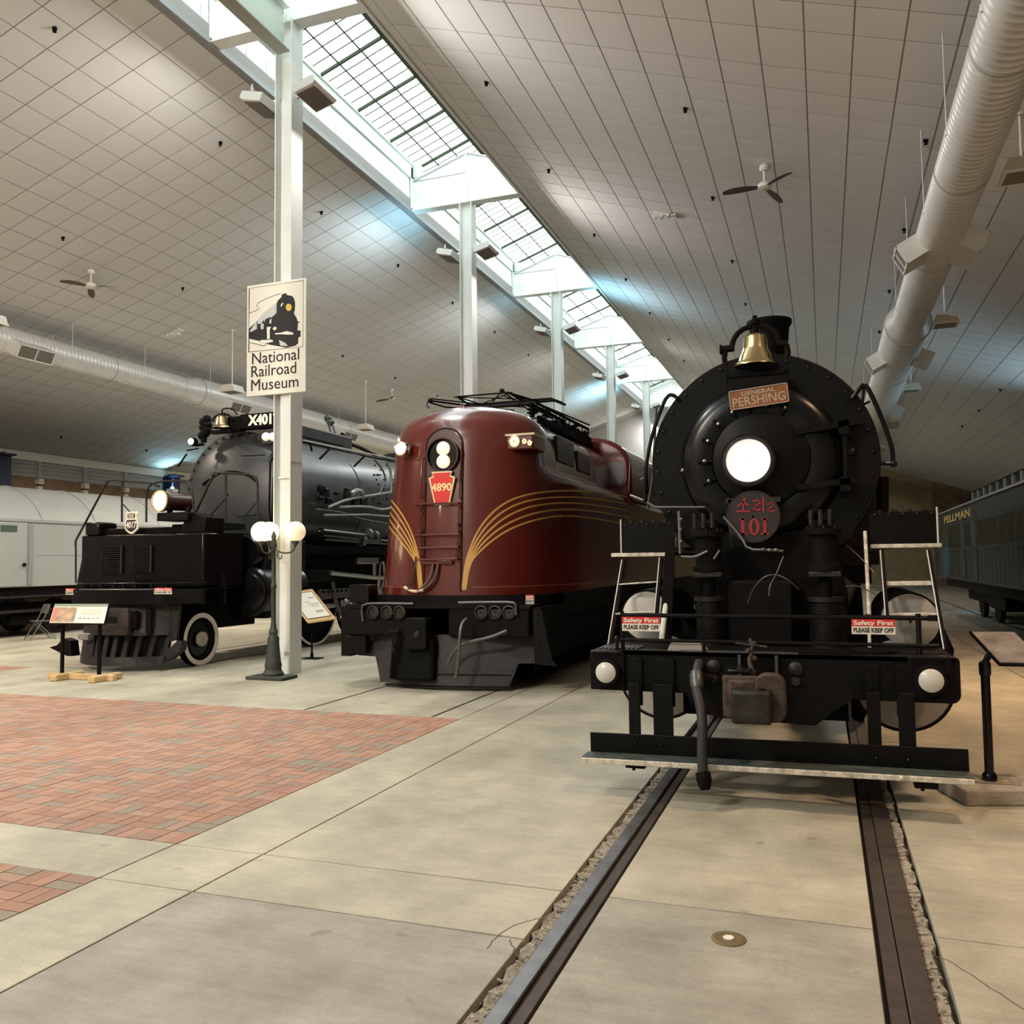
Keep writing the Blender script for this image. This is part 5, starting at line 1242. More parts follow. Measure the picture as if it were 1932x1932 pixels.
# front truck frame
MB().box(gx-1.36, gx-.42, GY-.20, GY-.12, .72, 1.13).build('pilot_plate', 'blackm', L2, bevel=.02)
MB().box(gx+.20, gx+1.36, GY-.20, GY-.12, .72, 1.13).build('pilot_plate', 'blackm', L2, bevel=.02)
MB().box(gx-1.38, gx+1.38, GY-.22, GY+.3, 1.10, 1.15).build('top_beam', 'black', L2)
for k, px in enumerate((705, 731, 755, 909, 935, 961)):
    c_ = P(px, 1155, Y=GY-.21)
    MB().lathe([(.085, 0), (.095, -.03), (.075, -.035), (.07, -.01), (.01, -.01)], c_, (0, 1, 0), 24, cap=False).build('jumper_socket', 'iron', L2)
MB().tube([P(685, 1172, Y=GY-.25), P(682, 1150, Y=GY-.25), P(686, 1139, Y=GY-.26), P(720, 1138, Y=GY-.26), P(780, 1139, Y=GY-.26)], .016, 8, 1).build('hand_rail', 'pipe', L2)
MB().tube([P(865, 1137, Y=GY-.26), P(920, 1136, Y=GY-.26), P(968, 1136, Y=GY-.26), P(973, 1140, Y=GY-.26), P(974, 1160, Y=GY-.25)], .017, 8, 1).build('hand_rail', 'pipe', L2)
# apron
g = MB(); pol = [(-1.5, .72), (-1.5, .45), (-1.25, .42), (-.98, .35), (-.82, .05), (-.5, .03), (.0, .02), (.45, .03), (1.0, .06), (1.06, .28), (1.3, .36), (1.42, .38), (1.42, .72)]
for i in range(1): pass
def apr(u, v, d): return V((gx+u, GY-.22+.16*abs(u)**1.6+d+(.12*(v)), v))
g.grid([[apr(u, .74, 0) for u in cols(-1.36, 1.36, 24)], [apr(u, (.40 if u < -1.0 else .06 if u < 1.05 else .36), 0) for u in cols(-1.36, 1.36, 24)]])
g.build('apron', mat('apron_black', (.022, .019, .018), .6, var=.4, scale=5, bump=.3, bscale=25), L2)
g = MB(); g.grid([[apr(u, .20, -.01) for u in cols(-.75, 1.05, 14)], [apr(u, .22, -.04) for u in cols(-.75, 1.05, 14)]]); g.grid([[apr(u, .05, -.0) for u in cols(-.8, 1.05, 14)], [apr(u, .03, -.05) for u in cols(-.8, 1.05, 14)]])
g.build('apron_rib', 'iron', L2)
MB().box(gx-.62, gx+.02, GY-.32, GY-.10, .12, .70).build('coupler_pocket', 'darkin', L2, bevel=.05)
cpl = MB().prism(rrect(-.16, .17, .56, .98, .05), lambda u, v, d: (gx-.20+u, d, v), GY-.42, GY-.20).build('coupler_door', 'black', L2, bevel=.01)
MB().lathe([(.05, 0), (.03, -.02), (.01, -.02)], (gx-.16, GY-.43, .76), (0, 1, 0), 14).build('latch', 'iron', cpl)
MB().tube([P(880, 1168, Y=GY-.35), P(872, 1175, Y=GY-.45), P(868, 1195, Y=GY-.5), P(866, 1240, Y=GY-.5), P(860, 1278, Y=GY-.45)], .024, 10, 1).build('air_hose', 'pipe', L2)
MB().tube([P(956, 1190, Y=GY-.3), P(925, 1203, Y=GY-.36), P(880, 1212, Y=GY-.36), P(858, 1225, Y=GY-.36), P(845, 1250, Y=GY-.34)], .022, 10, 1).build('steam_hose', 'pipe', L2)
MB().tube([P(735, 1190, Y=GY-.35), P(750, 1195, Y=GY-.4), P(747, 1215, Y=GY-.42), P(742, 1225, Y=GY-.42), P(738, 1280, Y=GY-.38)], .026, 8, 1).sph(P(750, 1192, Y=GY-.38), .06, 8).sph(P(744, 1228, Y=GY-.42), .05, 8).build('brake_hose', 'blackm', L2)
# side steps
MB().box(gx-1.56, gx-1.40, GY-.05, GY+.55, .40, 1.12).box(gx-1.44, gx-1.10, GY-.15, GY-.02, .45, .70).build('side_step', 'black', L2, bevel=.01)
MB().prism([(1.40, 1.10), (1.52, 1.10), (1.66, .42), (1.72, .36), (1.42, .38)], lambda u, v, d: (gx+u, d, v), GY-.16, GY-.10).build('side_step', 'black', L2)
MB().box(gx+1.42, gx+1.50, GY-.15, GY+1.2, .42, 1.12).build('step_side', 'blackm', L2)
g = MB()
for k in range(5): g.sph((gx+1.46, GY-.165, 1.05-.1*k), .014, 6)
g.build('rivets', 'iron', L2, kind='stuff')
MB().prism(rrect(gx-1.44, gx-1.12, 1.16, 1.42, .03), XZ, GY-.02, GY+.25).build('battery_box', 'blackg', L2, bevel=.01)
MB().cyl((gx+1.22, GY-.05, 1.15), (gx+1.22, GY-.05, 1.38), .010, n=6).cyl((gx+1.40, GY-.05, 1.15), (gx+1.40, GY-.05, 1.28), .010, n=6).build('flag_holder', 'blackm', L2)
# truck frames and wheels below the body
MB().box(gx-1.44, gx+1.44, GY+1.2, GY+16, .95, 1.27).build('underframe', 'blackm', L2)
for s in (-1, 1):
    MB().box(gx+s*1.25-.12, gx+s*1.25+.12, GY+1.0, GY+15.5, .38, .98).build('truck_frame', 'blackm', L2, bevel=.02)
    for y in (GY+1.2, GY+2.7, GY+4.9, GY+7.0, GY+9.1, GY+12, GY+14):
        r = .45 if y < GY+3 else .70
        MB().lathe([(r, -.07), (r, .07), (r*.88, .07), (r*.8, .03), (.16, .05), (.01, .06)], (gx+s*.78, y, r), (s, 0, 0), 28).build('wheel', 'blackm', L2)
# headlamp on the roof shoulder and pantographs
def mark(a, b, r=.014): return (V(a), V(b), r)
pg = MB()
def pant(yc, folded, lab):
    p = MB().box(gx-.75, gx+.75, yc-.9, yc+.9, ZT+.16, ZT+.19)
    base = MB()
    for sx_ in (-.7, .7):
        base.cyl((gx+sx_, yc-.95, ZT+.18), (gx+sx_, yc+.95, ZT+.18), .025, n=8)
    for sy_ in (-.9, .9): base.cyl((gx-.75, yc+sy_, ZT+.18), (gx+.75, yc+sy_, ZT+.18), .025, n=8)
    b = base.build('pantograph_base', 'blackm', L2)
    for sx_ in (-.68, .68):
        for sy_ in (-.8, .8):
            MB().lathe([(.04, -.05), (.04, 0), (.085, .01), (.085, .03), (.04, .04), (.04, .06), (.085, .07), (.085, .09), (.04, .10), (.04, .15)], (gx+sx_, yc+sy_, ZT+.03), n=14).build('insulator', 'blackm', b)
    a = MB(); h1 = .10 if folded else .45
    for sx_ in (-.55, .55):
        a.cyl((gx+sx_, yc-.75, ZT+.2), (gx+sx_*.8, yc+1.25, ZT+.22+h1), .016, n=6)
        a.cyl((gx+sx_, yc+.75, ZT+.2), (gx+sx_*.8, yc-1.25, ZT+.22+h1), .016, n=6)
        a.cyl((gx+sx_*.8, yc+1.25, ZT+.22+h1), (gx+sx_*.9, yc-.12, ZT+.26+h1*1.5), .012, n=6)
        a.cyl((gx+sx_*.8, yc-1.25, ZT+.22+h1), (gx+sx_*.9, yc+.12, ZT+.26+h1*1.5), .012, n=6)
    a.cyl((gx-.44, yc+1.25, ZT+.22+h1), (gx+.44, yc+1.25, ZT+.22+h1), .014, n=6).cyl((gx-.44, yc-1.25, ZT+.22+h1), (gx+.44, yc-1.25, ZT+.22+h1), .014, n=6)
    a.cyl((gx-.5, yc-1.25, ZT+.22+h1), (gx+.45, yc-.1, ZT+.26+h1*1.5), .010, n=6).cyl((gx+.5, yc-1.25, ZT+.22+h1), (gx-.45, yc-.1, ZT+.26+h1*1.5), .010, n=6)
    a.build('pantograph_frame', 'blackm', b)
    MB().tube([(gx-.95, yc, ZT+.18+h1*1.5), (gx-.75, yc, ZT+.27+h1*1.5), (gx+.75, yc, ZT+.27+h1*1.5), (gx+.95, yc, ZT+.18+h1*1.5)], .022, 6).tube([(gx-.95, yc+.2, ZT+.18+h1*1.5), (gx-.75, yc+.2, ZT+.27+h1*1.5), (gx+.75, yc+.2, ZT+.27+h1*1.5), (gx+.95, yc+.2, ZT+.18+h1*1.5)], .022, 6).build('contact_shoe', 'blackm', b)
pant(GY+2.9, True, '')
# long raised bow over the near pantograph, as seen from the front
tb = []
q0 = P(812, 756, Y=GY+1.7); q1 = P(880, 765, Y=GY+2.6); q2 = P(947, 738, Y=GY+3.2); q3 = P(1012, 760, Y=GY+4.3); q4 = P(1110, 810, Y=GY+5.2)
MB().tube([q0, q1, P(970, 775, Y=GY+3.6)], .016, 6).tube([P(812, 760, Y=GY+1.7), P(840, 768, Y=GY+1.9), P(900, 772, Y=GY+2.9)], .014, 6).tube([P(813, 752, Y=GY+1.7), P(900, 762, Y=GY+2.9), P(990, 768, Y=GY+4)], .012, 6).tube([P(915, 775, Y=GY+2.8), q2, q3], .017, 6).tube([q2, P(1000, 775, Y=GY+3.8)], .015, 6).tube([P(947, 745, Y=GY+3.2), P(1010, 772, Y=GY+4.4)], .012, 6).build('pantograph_arms', 'blackm', L2)
MB().sph(q0, .045, 8).sph(q2, .05, 8).tube([P(807, 757, Y=GY+1.7), P(805, 765, Y=GY+1.7), P(810, 770, Y=GY+1.7)], .010, 6).build('pantograph_joint', 'blackm', L2)
g = MB().tube([q3, q4], .03, 6).tube([P(1005, 757, Y=GY+4.3), P(1112, 802, Y=GY+5.3)], .016, 6).tube([P(1012, 768, Y=GY+4.3), P(1108, 822, Y=GY+5.2)], .02, 6)
for k in range(9):
    a = q3.lerp(q4, k/8); g.cyl(a, a+V((0, 0, -.12)), .012, n=6)
g.build('pantograph_bow', 'blackm', L2)
for px, py, Y in ((1030, 778, GY+4.3), (1055, 792, GY+4.7), (1085, 805, GY+5.0), (1103, 818, GY+5.2), (1104, 832, GY+5.2), (1060, 810, GY+4.7), (1010, 770, GY+4.0)):
    c_ = P(px, py, Y=Y)
    MB().lathe([(.03, -.08), (.09, -.07), (.09, -.05), (.03, -.04), (.03, -.01), (.09, 0), (.09, .02), (.03, .03), (.03, .06)], c_, n=14).build('insulator', 'blackm', L2)
MB().box(gx-.55, gx+.75, GY+3.6, GY+5.6, ZT-.0, ZT+.10).build('roof_walk', 'blackm', L2)
MB().box(gx+.72, gx+.78, GY+2.2, GY+5.6, ZT-.10, ZT+.02).build('roof_edge_box', 'blackm', L2, bevel=.01)
MB().cyl((gx, GY+.9, ZT+.03), (gx, GY+.9, ZT-.05), .05, n=12).build('roof_lamp_base', 'tusc', L2)
# ================================================================== LARGE GREY AND BLACK STEAM LOCOMOTIVE
bx = -11.08
L3 = thing('steam_locomotive', (bx, 11.6, 0), 'huge steam locomotive numbered 4017 with grey smokebox, black pilot and white-rimmed wheels at left', 'locomotive')
def parc(hw, y0, dep, z, n=16, e=2.0):       # plan arc of the pilot
    out = []; bx = -11.08 if hw > 1.3 else -11.22
    for k in range(n+1):
        t = -1+2*k/n; out.append(V((bx+hw*t, y0+dep*abs(t)**e, z)))
    return out
def band(name, m, hw0, y0, z0, hw1, y1, z1, dep=.55, th=.05, n=16, **k):
    a = parc(hw0, y0, dep, z0, n); b = parc(hw1, y1, dep, z1, n); t = V((0, th, 0))
    g = MB(); g.grid([a, b]); g.grid([[p+t for p in a], [p+t for p in b]]); g.grid([a, [p+t for p in a]]); g.grid([b, [p+t for p in b]])
    return g.build(name, m, L3, **k)
pm = mat('pilot_black', (.030, .026, .026), .55, .3, var=.5, scale=5, bump=.35, bscale=18)
band('pilot_rail', pm, 0.88, 11.12, .10, 0.90, 11.15, .24, .42)
band('pilot_rail', pm, 0.92, 11.22, .58, 0.94, 11.25, .70, .42)
# slats with slots between them
for k in range(11):
    t = -1+2*k/10
    x = -11.22+.86*t; y = 11.16+.42*t*t; x2 = -11.22+.90*t; y2 = 11.26+.42*t*t
    d = V((.045, 0, 0)); th = V((0, .05, 0))
    a, b = V((x, y, .2)), V((x2, y2, .6)); g = MB(); g.add([a-d, a+d, b+d, b-d, a-d+th, a+d+th, b+d+th, b-d+th], [(0, 1, 2, 3), (7, 6, 5, 4), (0, 4, 5, 1), (1, 5, 6, 2), (2, 6, 7, 3), (3, 7, 4, 0)])
    g.build('pilot_slat', pm, L3)
g = MB()
band('pilot_plate', pm, 0.94, 11.26, .68, 1.0, 11.32, 1.10, .42)
band('pilot_dark_backing', 'darkin', .86, 11.24, .14, .92, 11.36, 1.0, .42)  # dark sheet added behind the slats to darken the slots
for x0, x1, z0, z1 in ((.43, .60, .72, 1.02), ):
    MB().prism(rrect(bx+x0-.08, bx+x0+.0, .70, 1.0, .035), XZ, 11.28, 11.36).build('slot', 'darkin', L3)
MB().prism(rrect(bx+.52, bx+.62, .60, 1.04, .04), XZ, 11.40, 11.46).build('slot', 'darkin', L3)
q = MB().prism(rrect(bx-.42, bx+.36, .60, 1.04, .05), XZ, 11.17, 11.26).build('coupler_cover', mat('cover_scuffed', (.05, .04, .038), .5, .3, var=.6, scale=6, bump=.4, bscale=20), L3, bevel=.015)
MB().box(bx-.08, bx+.14, 11.155, 11.175, .80, .90).build('hand_hole', 'darkin', q)
MB().cyl((bx-.75, 11.3, .56), (bx-.45, 11.22, .56), .06, n=12).build('step_roller', 'silver', L3)
MB().prism([(-1.22, .20), (-1.62, .34), (-1.45, .38), (-1.30, .50), (-1.15, .46), (-1.1, .2)], lambda u, v, d: (bx+u, d, v), 11.45, 11.62).build('pilot_toe', 'black', L3)
MB().prism([(.62, .34), (.85, .38), (1.0, .50), (1.08, .46), (1.06, .33), (.85, .18), (.62, .12)], lambda u, v, d: (bx+u, d, v), 11.6, 11.75).build('pilot_toe', pm, L3, bevel=.01)
MB().prism([(.68, 1.08), (.98, 1.08), (.92, .50), (.72, .45)], lambda u, v, d: (bx+u, d, v), 11.66, 11.72).build('wing_plate', pm, L3)
# deck above the pilot
hd_ = band('deck_edge', 'black', 1.42, 11.22, 1.10, 1.42, 11.20, 1.34, .50)
a = parc(1.42, 11.20, .50, 1.34); g = MB(); g.grid([a, [V((p.x, 12.6, 1.34)) for p in a]]); g.build('deck', 'blackm', L3)
MB().tube([p+V((0, -.01, .004)) for p in parc(1.42, 11.20, .50, 1.34)[3:14]], .012, 6).build('grey_edge', 'pipe', L3)  # paler grey tube along the deck edge
MB().tube([p+V((0, .12, .10)) for p in parc(1.40, 11.20, .50, 1.34)], .014, 6).build('deck_rail', 'blackg', L3)
g = MB()
for k in range(16):
    c_ = V((bx+random.uniform(-.9, .8), random.uniform(11.5, 11.8), 1.36)); g.cyl(c_, c_+V((0, 0, random.uniform(.05, .14))), random.uniform(.02, .05), n=8)
g.build('deck_fittings', 'blackg', L3, kind='stuff')
# radiator house with two louvred grilles
MB().box(bx-1.36, bx+1.30, 11.85, 12.9, 1.36, 2.28).build('cooler_house', 'blackg', L3, bevel=.03)
MB().prism([(-1.62, 1.36), (-1.36, 1.36), (-1.36, 1.86), (-1.50, 1.86)], lambda u, v, d: (bx+u, d, v), 12.0, 12.6).build('side_sheet', 'blackg', L3)
for (pa, pb) in (((193, 1030), (229, 1083)), ((249, 1029), (285, 1081))):
    a = P(*pa, Y=11.83); b = P(*pb, Y=11.83)
    q = MB().box(a.x, b.x, 11.82, 11.86, b.z, a.z).build('louvre_grille', 'blackm', L3)
    n_ = 14
    for k in range(n_):
        z = b.z+(a.z-b.z)*(k+.5)/n_
        MB().box(a.x+.01, b.x-.01, 11.795, 11.825, z-.004, z+.008).build('slat', 'iron', q)
    MB().box(b.x, b.x+.012, 11.80, 11.83, b.z, a.z).build('frame_edge', 'pipe', q)
MB().box(bx-1.30, bx-.98, 11.86, 12.3, 2.28, 2.52).build('tool_box', 'blackg', L3, bevel=.04)
MB().prism([(.75, 2.28), (1.28, 2.28), (1.30, 2.55), (1.05, 2.62), (.85, 2.5)], lambda u, v, d: (bx+u, d, v), 11.9, 12.4).build('sloped_box', 'black', L3, bevel=.02)
MB().box(bx-.98, bx+.70, 12.0, 12.8, 2.28, 2.40).build('top_casing', 'blackm', L3, bevel=.02)
# hand rails of the front platform
def hr(pts, r=.022, nm='hand_rail', m='iron', s=0): MB().tube(pts, r, 8, s).build(nm, m, L3)
Yh = 12.0
hr([P(142, 1028, Y=Yh), P(143, 1020, Y=Yh), P(203, 908, Y=Yh), P(212, 905, Y=Yh), P(288, 912, Y=Yh), P(300, 918, Y=Yh)], .019)
hr([P(143, 1020, Y=Yh), P(143, 1100, Y=Yh)], .016); hr([P(230, 907, Y=Yh), P(230, 985, Y=Yh)], .018); hr([P(231, 950, Y=Yh), P(247, 968, Y=Yh)], .012)
hr([P(276, 985, Y=12.05), P(276, 930, Y=12.05), P(283, 915, Y=12.05), P(298, 908, Y=12.05), P(345, 907, Y=12.05), P(358, 915, Y=12.05), P(364, 930, Y=12.05), P(366, 985, Y=12.05)], .018, s=1)
Yh = 12.3
hr([P(350, 1009, Y=Yh), P(402, 896, Y=Yh), P(408, 892, Y=Yh), P(470, 895, Y=Yh), P(483, 900, Y=Yh), P(486, 912, Y=Yh), P(487, 985, Y=Yh)], .021)
hr([P(426, 893, Y=Yh), P(426, 980, Y=Yh)], .02); hr([P(426, 940, Y=Yh), P(390, 980, Y=Yh)], .014); hr([P(486, 945, Y=Yh), P(455, 982, Y=Yh)], .014); hr([P(350, 1009, Y=Yh), P(350, 1110, Y=Yh)], .016)
# round headlamp
c_ = P(301, 945, Y=11.75)
q = MB().lathe([(.17, 0), (.185, -.02), (.185, .05), (.165, .12), (.15, .20), (.15, .62), (.12, .66)], c_, V((.12, 1, 0)), 28, cap=False).build('headlamp', mat('lamp_case', (.045, .012, .01), .4), L3)
MB().lathe([(.165, .0), (.10, .05), (.02, .08)], c_, V((.12, 1, 0)), 28, cap=False).build('reflector', 'hlw', q)
MB().lathe([(.172, -.012), (.186, -.012), (.186, .01)], c_, V((.12, 1, 0)), 28, cap=False).build('rim', mat('rim_gold', (.7, .55, .2), .4), q)
MB().sph(c_+V((.06, .0, .0)), .07, 14).build('bulb', 'hlb', q)
lamp('POINT', 'headlamp_glow', c_+V((.02, -.16, 0)), 6, (1, .78, .45), size=.08)
MB().box(c_.x-.1, c_.x+.55, 11.8, 12.3, c_.z-.34, c_.z-.20).cyl((c_.x, 12.0, c_.z-.2), (c_.x, 12.0, c_.z-.1), .05, n=8).cyl((c_.x+.3, 12.1, c_.z-.2), (c_.x+.3, 12.1, c_.z-.1), .05, n=8).build('lamp_bracket', 'black', L3, bevel=.01)
# shield with number
c_ = P(248.5, 986, Y=11.78)
sh = [(-.115, .15), (-.09, .185), (-.045, .17), (0, .185), (.045, .17), (.09, .185), (.115, .15), (.10, .10), (.135, -.02), (.125, -.11), (.06, -.165), (0, -.19), (-.06, -.165), (-.125, -.11), (-.135, -.02), (-.10, .10)]
F3 = lambda u, v, d: (c_.x+u*1.0, c_.y+d, c_.z+v*1.0)
sd = MB().prism([(u*1.08, v*1.06) for u, v in sh], F3, -.01, .02).build('number_shield', 'signw', L3)
MB().prism([(u*.86, .045+(v-.0)*.30+.05) for u, v in sh if True][:0] or [(-.085, .15), (0, .16), (.085, .15), (.075, .075), (-.075, .075)], F3, -.014, -.01).build('shield_top', 'signb', sd)
MB().prism([(-.095, .045), (.095, .045), (.118, -.02), (.11, -.10), (.05, -.145), (0, -.165), (-.05, -.145), (-.11, -.10), (-.118, -.02)], F3, -.014, -.01).build('shield_field', 'signb', sd)
text('4017', .15, (c_.x, c_.y-.016, c_.z-.045), FRONT, 'signw', sd, .001, bold=.005, sx=.72)
text('UNION', .042, (c_.x, c_.y-.016, c_.z+.130), FRONT, 'signw', sd, .001, bold=.001, sx=.9)
text('PACIFIC', .042, (c_.x, c_.y-.016, c_.z+.093), FRONT, 'signw', sd, .001, bold=.001, sx=.8)
# smokebox and boiler
Yb, bz, br = 14.5, 3.12, 1.32
MB().lathe([(br, 0), (br, 2.6), (br+.02, 2.62), (br+.02, 12.5), (br+.2, 15), (br+.2, 20)], (bx, Yb, bz), (0, 1, 0), 72, cap=False).build('boiler', 'graphl', L3)
sb = MB().lathe([(br, .02), (br-.02, -.02), (br-.10, -.03), (br-.12, -.06), (1.05, -.16), (.7, -.30), (.3, -.37), (.02, -.38)], (bx, Yb, bz), (0, 1, 0), 72, cap=False).build('smokebox_front', 'graph', L3)
g = MB()
for k in range(40): a = 2*PI*k/40; g.sph((bx+1.25*math.cos(a), Yb-.05, bz+1.25*math.sin(a)), .035, 6)
g.build('front_bolts', 'graph', sb, kind='stuff')
MB().tube([V((bx+1.02*math.cos(math.radians(a)), Yb-.33, bz-.55+1.02*math.sin(math.radians(a)))) for a in range(130, 49, -10)], .024, 8).build('front_rail', 'blackg', L3)
MB().tube([(bx+.35, Yb-.42, bz+.85-.5+.4), (bx+.85, Yb-.35, bz+.80-.05)], .012, 6).tube([(bx+.3, Yb-.45, bz-.45), (bx+.8, Yb-.4, bz-.42)], .012, 6).build('grab_iron', 'blackg', L3)
MB().box(bx-1.1, bx+1.1, 12.9, 14.45, 1.4, 2.3).build('front_casing', 'blackm', L3)
MB().box(bx+.2, bx+1.35, 12.35, 12.9, 2.36, 2.46).build('walkway_plate', 'blackm', L3)
# bell, number board, lamps on the smokebox top
c_ = P(419, 808, Y=14.1)
q = MB().lathe([(.20, 0), (.19, .025), (.14, .06), (.12, .13), (.11, .22), (.07, .26), (.02, .27)], c_, n=28, cap=False).build('bell', 'brass', L3)
MB().tube([c_+V((-.22, 0, .14)), c_+V((-.2, 0, .24)), c_+V((0, 0, .30)), c_+V((.2, 0, .24)), c_+V((.22, 0, .14))], .022, 6, 1).tube([c_+V((0, 0, .3)), c_+V((0, 0, .40)), c_+V((.25, 0, .38)), c_+V((.36, 0, .25))], .015, 6, 1).box(c_.x-.24, c_.x+.24, 14.05, 14.2, c_.z-.1, c_.z-.04).build('bell_frame', 'blackm', L3)
a, b = P(453, 782, Y=14.2), P(524, 804, Y=14.2)
nb = MB().box(a.x, b.x+.12, 14.2, 14.45, b.z, a.z).build('number_board', 'blackm', L3, bevel=.01)
text('X4017', .27, ((a.x+b.x)/2+.12, 14.195, (a.z+b.z)/2), FRONT, mat('numeral_cream', (.9, .85, .65), .4, emit=(1, .85, .5), es=.35), nb, .002, bold=.012, sx=.95)
MB().box(a.x-.35, a.x, 14.2, 14.4, b.z-.02, a.z-.03).build('board_bracket', 'blackm', L3)
g = MB()
for k in range(7): g.sph(P(384+random.uniform(-8, 8), 792+k*5, Y=14.2), .10, 8)
g.cyl(P(388, 790, Y=14.2), P(384, 835, Y=14.2), .06, n=8).build('whistle_pipes', 'blackm', L3)
c_ = P(360, 833, Y=14.0)
q = MB().lathe([(.075, 0), (.085, .02), (.085, .12), (.04, .16)], c_, (0, 1, 0), 20, cap=False).build('class_lamp', 'blackm', L3)
MB().sph(c_, .07, 14, (1, .5, 1)).build('lens', mat('class_lens', (.8, .8, .7), .3, emit=(1, .95, .8), es=1.2), q)
MB().tube([c_+V((.05, .08, -.07)), P(385, 838, Y=14.2)], .03, 6).tube([P(352, 850, Y=14.0), P(375, 846, Y=14.1)], .015, 6).tube([P(352, 857, Y=14.0), P(336, 880, Y=14.0)], .02, 6).build('lamp_arm', 'blackm', L3)
a, b = P(493, 818, Y=14.0), P(524, 838, Y=14.0)
q = MB().box(a.x, b.x, 13.98, 14.3, b.z, a.z).build('lamp_case', 'graph', L3, bevel=.04)
for px in (502, 515): MB().sph(P(px, 824, Y=13.97), .085, 12).build('class_lens', mat('lamp_white', (.8, .78, .65), .4, emit=(1, .92, .75), es=.6), q)
MB().tube([P(522, 850, Y=13.9), P(510, 872, Y=13.9), P(508, 960, Y=13.9), P(512, 990, Y=13.9)], .02, 6).tube([P(516, 900, Y=13.9), P(514, 985, Y=13.9)], .02, 6).build('front_pipe', 'blackg', L3)
# boiler-side rails, pipes and tanks seen right of the column
X_ = bx+br+.18
def bp(px, py, X=X_): return P(px, py, X=X)
hr([bp(572, 833), bp(640, 848), bp(700, 862), bp(765, 874)], .028, 'boiler_rail', 'blackg'); hr([bp(572, 831), bp(640, 845), bp(765, 870)], .014, 'boiler_pipe', 'lens')
for a, b in (((621, 848), (603, 866)), ((687, 861), (668, 880)), ((586, 840), (588, 850))):
    hr([bp(*a), bp(*b, X=X_-.1)], .025, 'rail_post', 'blackg')
hr([bp(620, 957), bp(655, 942), bp(700, 935), bp(762, 925)], .028, 'long_pipe', 'silver', 1)
hr([bp(640, 957), bp(690, 955), bp(724, 963), bp(745, 955), bp(765, 942)], .03, 'long_pipe', 'silver', 1)
hr([bp(597, 961), bp(650, 967), bp(680, 980), bp(762, 993)], .02, 'long_pipe', 'pipe', 1)
hr([bp(612, 972), bp(690, 971), bp(765, 977)], .024, 'long_pipe', 'silver')
hr([bp(707, 868), bp(722, 885), bp(728, 905), bp(722, 920), bp(714, 935)], .022, 'bent_pipe', 'pipe', 1); hr([bp(730, 872), bp(738, 890), bp(738, 930)], .03, 'bent_pipe', 'silver', 1)
MB().cyl(bp(605, 1005), bp(712, 1017), .10, n=16).cyl(bp(610, 1014), bp(765, 1026), .07, n=12).build('air_cooler_tubes', 'blackg', L3)
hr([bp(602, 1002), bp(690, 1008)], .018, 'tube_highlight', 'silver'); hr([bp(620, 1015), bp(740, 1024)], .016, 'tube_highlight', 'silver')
g = MB()
for px, py in ((694, 1008), (682, 1020), (706, 1012)): MB().cyl(bp(px-2, py), bp(px+2, py), .13, n=12).build('tube_clamp', 'pipe', L3)
g = MB()
for k in range(46): g.sph(bp(random.uniform(702, 760), 878+random.choice(range(0, 78, 9)), X=X_-.15), .025, 6)
g.build('staybolts', 'blackm', L3, kind='stuff')
g = MB()
for px, py, s in ((618, 930, .12), (612, 922, .10), (660, 925, .07), (660, 935, .09), (640, 931, .04), (690, 945, .14), (676, 948, .12), (625, 945, .08), (610, 940, .06)): g.box(*(lambda p: (p.x-.12, p.x-.02, p.y-s, p.y+s, p.z-s*.7, p.z+s*.7))(bp(px, py)))
g.build('boiler_fittings', 'blackg', L3, bevel=.01, kind='stuff')
hr([bp(663, 932), bp(672, 925), bp(682, 927), bp(686, 940)], .05, 'steam_elbow', 'silver', 1)
# stack, sand box and upper fittings
a, b = P(572, 795, Y=17), P(612, 830, Y=17)
MB().box(bx-.6, bx+.55, 15.5, 18.0, 4.25, 4.75).build('stack_casing', 'graph', L3, bevel=.04)
MB().box(bx-.5, bx+.56, 15.6, 17.6, 4.48, 4.50).build('casing_seam', 'blackm', L3)
MB().tube([P(616, 790, Y=18), P(624, 800, Y=18), P(630, 825, Y=18), P(630, 838, Y=18)], .07, 8, 1).sph(P(619, 789, Y=18), .10, 8).sph(P(625, 796, Y=17.9), .08, 8).build('whistle', 'graphl', L3)
MB().tube([P(632, 838, Y=18), P(643, 825, Y=18), P(648, 818, Y=18)], .06, 8).tube([P(640, 830, Y=18.2), P(680, 845, Y=20), P(710, 860, Y=22)], .05, 8).build('valve_gear', 'blackm', L3)
MB().lathe([(.9, 0), (.8, .3), (.5, .45), (.02, .5)], (bx+.1, 21.5, bz+br-.15), n=28, cap=False).build('dome', 'blackm', L3)
MB().lathe([(1.0, 0), (.9, .3), (.5, .42), (.02, .45)], (bx, 25, bz+br-.1), n=28, cap=False).build('dome', 'blackm', L3)
